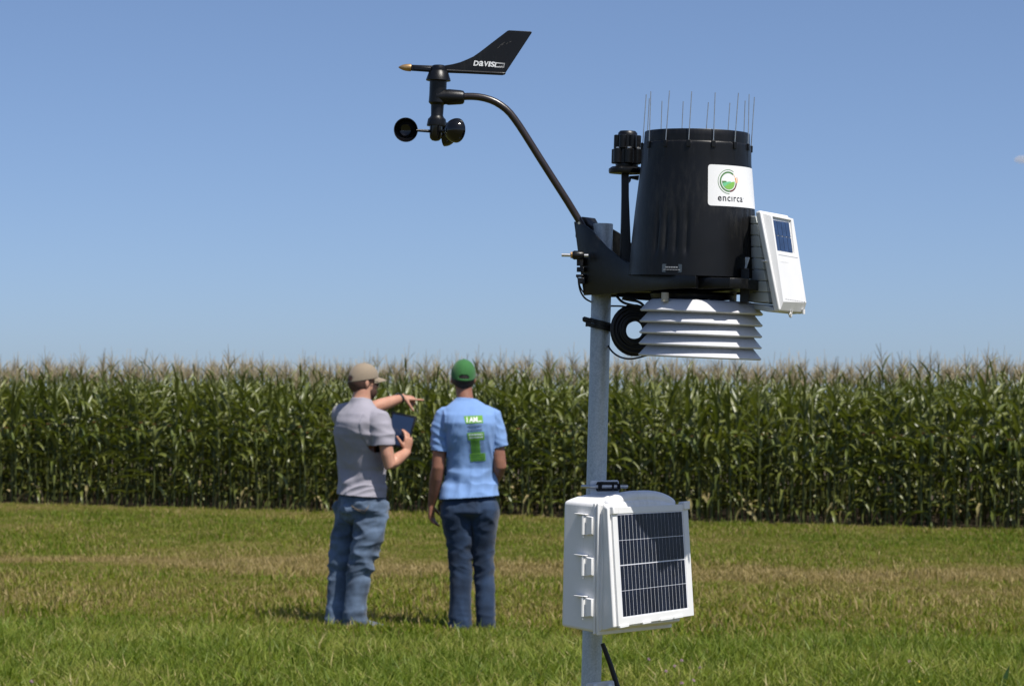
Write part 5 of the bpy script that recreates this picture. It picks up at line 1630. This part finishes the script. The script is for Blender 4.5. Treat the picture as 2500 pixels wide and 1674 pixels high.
# ================================================================== maize
def leaf_mesh(name, L, W, e0, e1, twist, wave, seed, N=9, dry=False):
    """blade starting at the origin along +X: start pitch e0, end pitch e1 (degrees)"""
    r = random.Random(seed)
    vs = []; fs = []; tone = []
    p = V((0, 0, 0)); yaw = 0.0
    for k in range(N + 1):
        t = k / N
        e = R(e0 + (e1 - e0) * t ** 1.35)
        d = V((math.cos(e) * math.cos(yaw), math.cos(e) * math.sin(yaw), math.sin(e)))
        if k: p = p + d * (L / N)
        yaw += r.uniform(-.06, .06)
        w = W * (0.55 + 0.45 * min(1, t * 5)) * (1 - max(0, (t - .35) / .65) ** 1.7) if k < N else 0.002
        tw = twist * t + r.uniform(-.12, .12)
        side = V((-math.sin(yaw), math.cos(yaw), 0))
        nrm = d.cross(side) * -1
        nrm = side.cross(d) * -1
        s = side * math.cos(tw) + nrm * math.sin(tw)
        up = d.cross(s)
        fold = .32 * w
        wv = wave * w * math.sin(t * 19 + seed)
        wv2 = wave * w * math.sin(t * 17 + seed * 2.1 + 1)
        vs += [p - s * w * .5 - up * (-fold + wv), p.copy(), p + s * w * .5 - up * (-fold + wv2)]
        b = r.uniform(-.05, .05)
        tone += [.30 + b + .12 * t, .50 + b, .28 + b + .12 * t]
    for k in range(N):
        a = k * 3
        fs += [(a, a + 1, a + 4, a + 3), (a + 1, a + 2, a + 5, a + 4)]
    me = bpy.data.meshes.new(name)
    me.from_pydata([tuple(v) for v in vs], [], fs)
    at_ = me.attributes.new('tone', 'FLOAT', 'POINT')
    at_.data.foreach_set('value', tone)
    me.polygons.foreach_set('use_smooth', [True] * len(fs))
    me.materials.append(M['corn_leaf_dry'] if dry else M['corn_leaf'])
    return me
LEAF = {'up': [leaf_mesh('leaf', .60, .058, 74, 30, .3, .10, s) for s in range(4)],
        'arch': [leaf_mesh('leaf', .70, .066, 62, (-70, -30, -5, -50, -80, 10)[s], .5, .13, 10 + s) for s in range(6)],
        'droop': [leaf_mesh('leaf', .64, .064, 48, (-86, -60, -88, -45, -75)[s], .9, .15, 20 + s) for s in range(5)],
        'low': [leaf_mesh('leaf', .56, .058, 22, -95, 1.1, .18, 30 + s) for s in range(4)],
        'dry': [leaf_mesh('leaf', .48, .045, -10, -98, 1.6, .25, 40 + s, dry=True) for s in range(3)]}
def tone_mesh(mb, name, m, tone=.4, smooth=None):
    me = mb.mesh(name)
    a_ = me.attributes.new('tone', 'FLOAT', 'POINT')
    a_.data.foreach_set('value', [tone] * len(me.vertices))
    me.materials.append(m)
    if smooth: set_smooth(me, smooth)
    return me
def stalk_mesh(h, seed):
    r = random.Random(seed); mb = MB(); pts = []; rad = []
    n = 8
    for k in range(n + 1):
        t = k / n
        pts.append(V((r.uniform(-.01, .01) * t, r.uniform(-.01, .01) * t, h * t)))
        rad.append(.014 * (1 - .62 * t))
    mb.limb(pts, rad, 6)
    return tone_mesh(mb, 'stalk', M['corn_stalk'], .35, 60)
def tassel_mesh(seed):
    r = random.Random(seed); mb = MB()
    L = r.uniform(.26, .36)
    def br(p0, d, ln, bend, rad):
        pts = [p0]
        for k in range(3):
            d2 = (d + V((0, 0, -bend * k))).normalized()
            pts.append(pts[-1] + d2 * ln / 3)
        mb.limb(pts, [rad, rad * 1.15, rad, rad * .5], 3)
    br(V((0, 0, -.05)), V((r.uniform(-.08, .08), r.uniform(-.08, .08), 1)), L + .05, 0, .0036)
    for k in range(r.randint(6, 9)):
        a = r.uniform(0, 6.28); sp = r.uniform(.25, .75)
        br(V((0, 0, .0 + .012 * k)), V((math.cos(a) * sp, math.sin(a) * sp, 1)), r.uniform(.13, .22), r.uniform(.05, .25), .0028)
    return tone_mesh(mb, 'tassel', M['tassel'], .2)
def ear_mesh():
    mb = MB()
    mb.limb([(0, 0, 0), (.035, 0, .05), (.06, 0, .13), (.075, 0, .20), (.08, 0, .24)], [.008, .024, .027, .018, .005], 8)
    return tone_mesh(mb, 'ear', M['husk'], .3, 60)
def silk_mesh():
    mb = MB()
    for k in range(5):
        a = k * 1.3
        mb.limb([(.08, 0, .235), (.088 + .012 * math.cos(a), .012 * math.sin(a), .26), (.10 + .03 * math.cos(a), .028 * math.sin(a), .245)], [.004, .003, .002], 3)
    return tone_mesh(mb, 'silk', M['silk'])
EARM = ear_mesh(); SILKM = silk_mesh()
STALKS = [stalk_mesh(2.02, 50 + s) for s in range(4)]
TASSELS = [tassel_mesh(60 + s) for s in range(6)]
def plan(seed):
    """parts of one plant: (name, mesh, local matrix)"""
    r = random.Random(seed); out = []
    h = r.uniform(1.94, 2.10)
    out.append(('stalk', STALKS[seed % 4], Matrix.Diagonal((1, 1, h / 2.02, 1))))
    az0 = r.uniform(0, 6.28)
    n = 15
    for k in range(n):
        if k < 4 and r.random() < .45: continue
        t = (k + .6) / n
        z = .14 + (h - .20) * t ** 1.02
        az = az0 + (k % 2) * math.pi + r.uniform(-.5, .5)
        if k < 2: kind = r.choice(['dry', 'low', 'low'])
        elif k < 5: kind = r.choice(['low', 'droop', 'droop'])
        elif k < 9: kind = r.choice(['arch', 'arch', 'droop'])
        elif k < 12: kind = r.choice(['arch', 'arch', 'up'])
        else: kind = 'up'
        s = r.uniform(.82, 1.12) * (0.52 if k >= 12 else 1.0)
        mx = Matrix.Translation((0, 0, z)) @ Matrix.Rotation(az, 4, 'Z') @ Matrix.Rotation(r.uniform(-.16, .16), 4, 'X') @ Matrix.Rotation(r.uniform(-.2, .2), 4, 'Y') @ Matrix.Diagonal((s, s * r.uniform(.9, 1.15), s, 1))
        out.append(('leaf', r.choice(LEAF[kind]), mx))
    out.append(('tassel', TASSELS[seed % 6], Matrix.Translation((0, 0, h - .02)) @ Matrix.Rotation(r.uniform(0, 6.28), 4, 'Z')))
    out.append(('ear', EARM, Matrix.Translation((0, 0, h * .48)) @ Matrix.Rotation(az0 + 1.2, 4, 'Z')))
    return out
PLANS = [plan(100 + s) for s in range(10)]
def to_np(me):
    v = np.empty(len(me.vertices) * 3, np.float32); me.vertices.foreach_get('co', v)
    t = np.empty(len(me.vertices), np.float32); me.attributes['tone'].data.foreach_get('value', t)
    li = np.empty(len(me.loops), np.int32); me.loops.foreach_get('vertex_index', li)
    ls = np.empty(len(me.polygons), np.int32); me.polygons.foreach_get('loop_total', ls)
    return v.reshape(-1, 3), t, li, ls
_cache = {}
def np_of(me):
    if me.name not in _cache: _cache[me.name] = to_np(me)
    return _cache[me.name]
STUFF_MATS = [M['corn_leaf'], M['corn_leaf_dry'], M['corn_stalk'], M['tassel'], M['husk']]
def plan_np(pl):
    vs = []; ts = []; ls = []; lt = []; mi = []; o = 0
    for nm, me, mx in pl:
        v, t, li, ln = np_of(me)
        A = np.array(mx)
        vs.append(v @ A[:3, :3].T + A[:3, 3]); ts.append(t); ls.append(li + o); lt.append(ln)
        mi.append(np.full(len(ln), STUFF_MATS.index(me.materials[0]), np.int32)); o += len(v)
    return np.concatenate(vs), np.concatenate(ts), np.concatenate(ls), np.concatenate(lt), np.concatenate(mi)
PNP = [plan_np(p) for p in PLANS]
def mesh_np(name, parts, mats):
    """parts: [(verts, tone, loops, totals, mat index)]"""
    o = 0; L = []
    for p in parts:
        L.append(p[2] + o); o += len(p[0])
    v = np.concatenate([p[0] for p in parts]).astype(np.float32); t = np.concatenate([p[1] for p in parts]).astype(np.float32)
    li = np.concatenate(L).astype(np.int32); lt = np.concatenate([p[3] for p in parts]).astype(np.int32); mi = np.concatenate([p[4] for p in parts]).astype(np.int32)
    me = bpy.data.meshes.new(name)
    me.vertices.add(len(v)); me.vertices.foreach_set('co', v.ravel())
    me.loops.add(len(li)); me.loops.foreach_set('vertex_index', li)
    me.polygons.add(len(lt))
    st = np.concatenate([[0], np.cumsum(lt)[:-1]]).astype(np.int32)
    me.polygons.foreach_set('loop_start', st); me.polygons.foreach_set('loop_total', lt)
    me.polygons.foreach_set('material_index', mi)
    me.polygons.foreach_set('use_smooth', np.ones(len(lt), bool))
    for m in mats: me.materials.append(m)
    a_ = me.attributes.new('tone', 'FLOAT', 'POINT'); a_.data.foreach_set('value', t)
    me.update(calc_edges=True); me.validate()
    return me

ROW = .76; GAP = .162
def in_view(p):
    d = p - CAM
    x = d.dot(c_r) / d.dot(c_f) * F_PX
    return abs(x) < 1262
protos = []
def first_plant(k):
    o = bpy.data.objects.new('corn_plant', None); o.empty_display_size = .2; COL.objects.link(o)
    for nm, me, mx in PLANS[k]:
        c = bpy.data.objects.new(nm, me); COL.objects.link(c); c.parent = o; c.matrix_local = mx
        if nm == 'ear':
            c2 = bpy.data.objects.new('silk', SILKM); COL.objects.link(c2); c2.parent = c
    return o
used = {}
def place_plant(k, loc, rz, s, tilt_, label, group):
    if k not in used:
        o = first_plant(k); used[k] = o
    else:
        src = used[k]
        o = src.copy(); COL.objects.link(o)
        for ch in src.children:
            c = ch.copy(); COL.objects.link(c); c.parent = o
            for g in ch.children:
                d = g.copy(); COL.objects.link(d); d.parent = c
    o.location = loc; o.rotation_euler = (tilt_[0], tilt_[1], rz); o.scale = (s, s, s)
    tag(o, label, 'corn plant', group)
ROWNAME = ['outermost row beside the mown grass', 'second row behind the outermost', 'third row in from the grass edge']
stuff_parts = []; n_ind = 0
for r_ in range(13):
    n = int((EDGE_L + 26) / GAP)
    for i in range(n):
        s_ = -13.0 + i * GAP + rng.normal(0, .025)
        p = E0 + E_dir * s_ + B_dir * (r_ * ROW + .10 + rng.normal(0, .03)); p = V((p.x, p.y, 0.004))
        if rng.random() < .03: continue
        k = int(rng.integers(0, 10)); rz = float(rng.uniform(0, 6.28)); s = float(np.clip(rng.normal(1.0, .026), .90, 1.06))
        s *= 1.0 + .012 * math.sin(s_ * .9) + .008 * math.sin(s_ * 2.3 + 1)
        tl = (float(rng.normal(0, .025)), float(rng.normal(0, .025)))
        if in_view(p) and r_ < 3 and n_ind < 296:
            place_plant(k, p, rz, s, tl, 'tall green corn plant with tan tassel in the ' + ROWNAME[r_], 'corn plants in the ' + ROWNAME[r_])
            n_ind += 1
        else:
            if r_ > 9 and rng.random() < .25: continue
            v, t, li, lt, mi = PNP[k]
            ca, sa = math.cos(rz) * s, math.sin(rz) * s
            w = np.empty_like(v)
            w[:, 0] = v[:, 0] * ca - v[:, 1] * sa + p.x + v[:, 2] * tl[1]; w[:, 1] = v[:, 0] * sa + v[:, 1] * ca + p.y - v[:, 2] * tl[0]; w[:, 2] = v[:, 2] * s + p.z
            stuff_parts.append((w, t + float(rng.uniform(-.02, .16)), li, lt, mi))
me = mesh_np('cornfield', stuff_parts, STUFF_MATS)
o = bpy.data.objects.new('cornfield', me); COL.objects.link(o)
tag(o, 'dense mass of tasselled green corn filling the field behind the front rows', 'cornfield', kind='stuff')
print('corn individuals', n_ind, 'rest', len(stuff_parts), 'tris', sum(len(p[2]) - 2 * len(p[3]) for p in stuff_parts))

# ================================================================== grass
def tuft(name, n, rad, hmin, hmax, wid, lean, dry, m, seed):
    g = np.random.default_rng(seed)
    vs = []; fs = []; tone = []
    for k in range(n):
        a = g.uniform(0, 6.283); rr = rad * math.sqrt(g.random())
        x, y = rr * math.cos(a), rr * math.sin(a)
        h = g.uniform(hmin, hmax); th = g.uniform(0, 6.283); ln = g.uniform(.1, lean) * h
        w = wid * g.uniform(.7, 1.3)
        dx, dy = math.cos(th) * ln, math.sin(th) * ln
        f = g.uniform(0, 6.283); px, py = math.cos(f) * w / 2, math.sin(f) * w / 2
        o = len(vs)
        vs += [(x - px, y - py, -.005), (x + px, y + py, -.005), (x - px * .85 + dx * .35, y - py * .85 + dy * .35, h * .55), (x + px * .85 + dx * .35, y + py * .85 + dy * .35, h * .55), (x + dx, y + dy, h * (1 - .25 * ln / h))]
        fs += [(o, o + 1, o + 3, o + 2), (o + 2, o + 3, o + 4)]
        b = g.uniform(.0, .30) if g.random() > dry else g.uniform(.45, .75)
        tone += [b, b, b + .04, b + .04, b + .10]
    me = bpy.data.meshes.new(name); me.from_pydata(vs, [], fs)
    a_ = me.attributes.new('tone', 'FLOAT', 'POINT'); a_.data.foreach_set('value', tone)
    me.materials.append(m)
    return me
def scatter(name, label, pts, scl, tufts, seed):
    c = bpy.data.collections.new(name + '_tufts')
    for me in tufts:
        c.objects.link(bpy.data.objects.new('grass_tuft', me))
    me = bpy.data.meshes.new(name)
    me.vertices.add(len(pts)); me.vertices.foreach_set('co', np.asarray(pts, np.float32).ravel())
    a_ = me.attributes.new('sc', 'FLOAT', 'POINT'); a_.data.foreach_set('value', np.asarray(scl, np.float32))
    o = bpy.data.objects.new(name, me); COL.objects.link(o)
    ng = bpy.data.node_groups.new(name + '_scatter', 'GeometryNodeTree')
    ng.interface.new_socket('Geometry', in_out='INPUT', socket_type='NodeSocketGeometry')
    ng.interface.new_socket('Geometry', in_out='OUTPUT', socket_type='NodeSocketGeometry')
    N = ng.nodes; L = ng.links
    gi = N.new('NodeGroupInput'); go = N.new('NodeGroupOutput')
    ip = N.new('GeometryNodeInstanceOnPoints'); ci = N.new('GeometryNodeCollectionInfo')
    ci.inputs['Collection'].default_value = c; ci.inputs['Separate Children'].default_value = True; ci.inputs['Reset Children'].default_value = True
    ip.inputs['Pick Instance'].default_value = True
    rv = N.new('FunctionNodeRandomValue'); rv.data_type = 'FLOAT_VECTOR'
    rv.inputs[0].default_value = (-.06, -.06, 0); rv.inputs[1].default_value = (.06, .06, 6.283); rv.inputs['Seed'].default_value = seed
    er = N.new('FunctionNodeEulerToRotation')
    L.new(rv.outputs[0], er.inputs[0])
    na = N.new('GeometryNodeInputNamedAttribute'); na.data_type = 'FLOAT'; na.inputs[0].default_value = 'sc'
    L.new(gi.outputs[0], ip.inputs['Points']); L.new(ci.outputs[0], ip.inputs['Instance'])
    L.new(er.outputs[0], ip.inputs['Rotation']); L.new(na.outputs[0], ip.inputs['Scale'])
    L.new(ip.outputs[0], go.inputs[0])
    md = o.modifiers.new('scatter', 'NODES'); md.node_group = ng
    tag(o, label, 'grass', kind='stuff')
    return o
short = [tuft('short_tuft', 190, .24, .025, .062, .0055, .9, .28, M['grass'], 200 + s) for s in range(5)]
longt = [tuft('long_tuft', 105, .22, .04, .17, .0080, 1.0, .12, M['tall_grass'], 220 + s) for s in range(5)]
def edge_y(x):            # where the field begins
    t = (x - E0.x) / E_dir.x
    return E0.y + E_dir.y * t
pts = []; sc = []; pl = []; sl = []
for _ in range(23000):
    y = 9.5 + (38 - 9.5) * rng.random() ** 0.85
    hw = y * .262 + 4.0
    x = rng.uniform(-hw, hw)
    if y > edge_y(x) - .12: continue
    b = 13.75 + .8 * noise.noise(V((x * .55, y * .2, 3.1))) + .5 * noise.noise(V((x * 1.7, y * .8, 7.7))) - (.08 * x if x > 0 else .42 * min(0, x + 1.2))
    if rng.random() < .9 / (1 + math.exp((y - b) / .42)):
        pl.append((x, y, 0)); sl.append(float(np.clip(rng.normal(.95, .2), .5, 1.45) * (0.62 + .38 * max(0, min(1, (b - y + .4) / 1.4)))))
    else:
        pts.append((x, y, 0)); sc.append(float((rng.uniform(1.4, 2.1) if rng.random() < .05 else rng.uniform(.65, 1.15)) * (1.0 + .35 * max(0, min(1, (20 - y) / 4)) * rng.random())))
for _ in range(2400):
    y = rng.uniform(9.5, 14.6); hw = y * .262 + 3.0; x = rng.uniform(-hw, hw)
    b = 13.6 + .9 * noise.noise(V((x * .55, y * .2, 3.1))) - .12 * x * (1 if x > 0 else .4)
    if y < b:
        pl.append((x, y, 0)); sl.append(float(rng.uniform(.6, 1.25)))
scatter('mown_grass', 'mown green lawn with dry tan patches running up to the cornfield', pts, sc, short, 1)
scatter('long_grass', 'longer unmown grass along the bottom of the picture', pl, sl, longt, 2)

# clover heads and a few weeds in the long grass
M['clover'] = mat('clover_pink', (.42, .27, .34), .7, .2, vary=.2, vscale=200)
M['stem'] = mat('stem_green', (.07, .13, .03), .6, .3)
M['dandelion'] = mat('yellow_flower', (.62, .50, .05), .7, .2)
def clover(px, py, label, yellow=False, h=.14):
    g = on_ground(px, py)
    # the head is at the pixel; stand the plant on the ground under it
    d = ray(px, py); z = h
    p = CAM + d * ((z - CAM.z) / d.z)
    t = thing('dandelion' if yellow else 'clover_flower', label, 'flower', (p.x, p.y, 0), None if yellow else 'pink clover flowers in the long grass')
    mb = MB(); mb.limb([V((p.x + .01, p.y, 0)), V((p.x + .006, p.y, h * .5)), V((p.x, p.y, h))], .0016, 5); mb.build('stem', M['stem'], t)
    mb = MB()
    rr = random.Random(int(px))
    mb.ell(p, .005, .005, .005, n=8, m=5)
    for k in range(26):
        a = rr.uniform(0, 6.28); e = rr.uniform(-.35, 1.5)
        dd = V((math.cos(a) * math.cos(e), math.sin(a) * math.cos(e), math.sin(e)))
        if yellow: dd = V((dd.x, dd.y, abs(dd.z) * .35 + .1)).normalized()
        mb.limb([p + dd * .004, p + dd * rr.uniform(.008, .012)], [.0022, .0010], 4)
    mb.build('petals', M['dandelion'] if yellow else M['clover'], t, None)
for k, (px, py, lab) in enumerate([(1583, 1609, 'pink clover flower in the grass closest to the black conduit'), (1664, 1612, 'upper left pink clover flower of the cluster right of the conduit'),
                                   (1647, 1626, 'pink clover flower left of the middle of the cluster by the pole'), (1709, 1630, 'rightmost pink clover flower of the cluster right of the pole'),
                                   (1626, 1638, 'small pale clover flower low in the cluster near the pole'), (1693, 1661, 'lower right pink clover flower near the picture bottom'),
                                   (1665, 1667, 'lowest pink clover flower at the bottom edge beside the conduit'), (2220, 1614, 'single pink clover flower far right in the long grass'),
                                   (77, 1664, 'single purple clover flower at the bottom left corner')]):
    clover(px, py, lab)
clover(2243, 1664, 'yellow flower in the grass at the bottom right', True, .10)
wp = on_ground(2440, 1716)
wt = thing('broad_leaf_weed', 'dark broad weed leaf sticking up at the bottom right corner', 'weed', wp)
for k, (dx, hh, ww) in enumerate(((.055, .20, .035), (-.03, .13, .03), (.02, .10, .028))):
    mb = MB(); L_ = []
    for j in range(7):
        t = j / 6; w = ww * math.sin(math.pi * min(1, t * .92 + .08)) * .5
        c = wp + V((dx * t ** 1.5, -.01 * k, hh * t))
        L_.append((c - V((w, 0, 0)), c + V((0, -.006, 0)), c + V((w, 0, 0))))
    for a, b in zip(L_, L_[1:]):
        mb.add([*a, *b], [(0, 1, 4, 3), (1, 2, 5, 4)])
    mb.build('leaf', mat('weed_leaf', (.025, .06, .012), .45, .4), wt, 60)

# one small cloud far off at the right edge
cl = at(2512, 402, 2600)
mb = MB(); rr = random.Random(5)
for k in range(9):
    mb.ell(cl + V((rr.uniform(-14, 30), rr.uniform(-12, 12), rr.uniform(-5, 6))), rr.uniform(11, 20), 14, rr.uniform(4.5, 8), n=14, m=8)
me = mb.mesh('cloud')
me = evaluate(me, [('REMESH', dict(mode='VOXEL', voxel_size=1.6)), ('SMOOTH', dict(factor=.5, iterations=6))])
cm = bpy.data.materials.new('cloud_vapour'); cm.use_nodes = True; nt = cm.node_tree
for n_ in list(nt.nodes):
    if n_.type == 'BSDF_PRINCIPLED': nt.nodes.remove(n_)
pv = nt.nodes.new('ShaderNodeVolumePrincipled'); pv.inputs['Color'].default_value = (1, .97, .95, 1)
nz = _noise(nt, .09, 4.0, .6); mr = nt.nodes.new('ShaderNodeMapRange'); mr.inputs[1].default_value = .34; mr.inputs[2].default_value = .78; mr.inputs[3].default_value = 0; mr.inputs[4].default_value = .10
nt.links.new(nz.outputs[0], mr.inputs[0]); nt.links.new(mr.outputs[0], pv.inputs['Density'])
nt.links.new(pv.outputs[0], nt.nodes['Material Output'].inputs['Volume'])
o = link('cloud', me, cm); tag(o, 'small faint white cloud at the right edge of the sky', 'cloud')
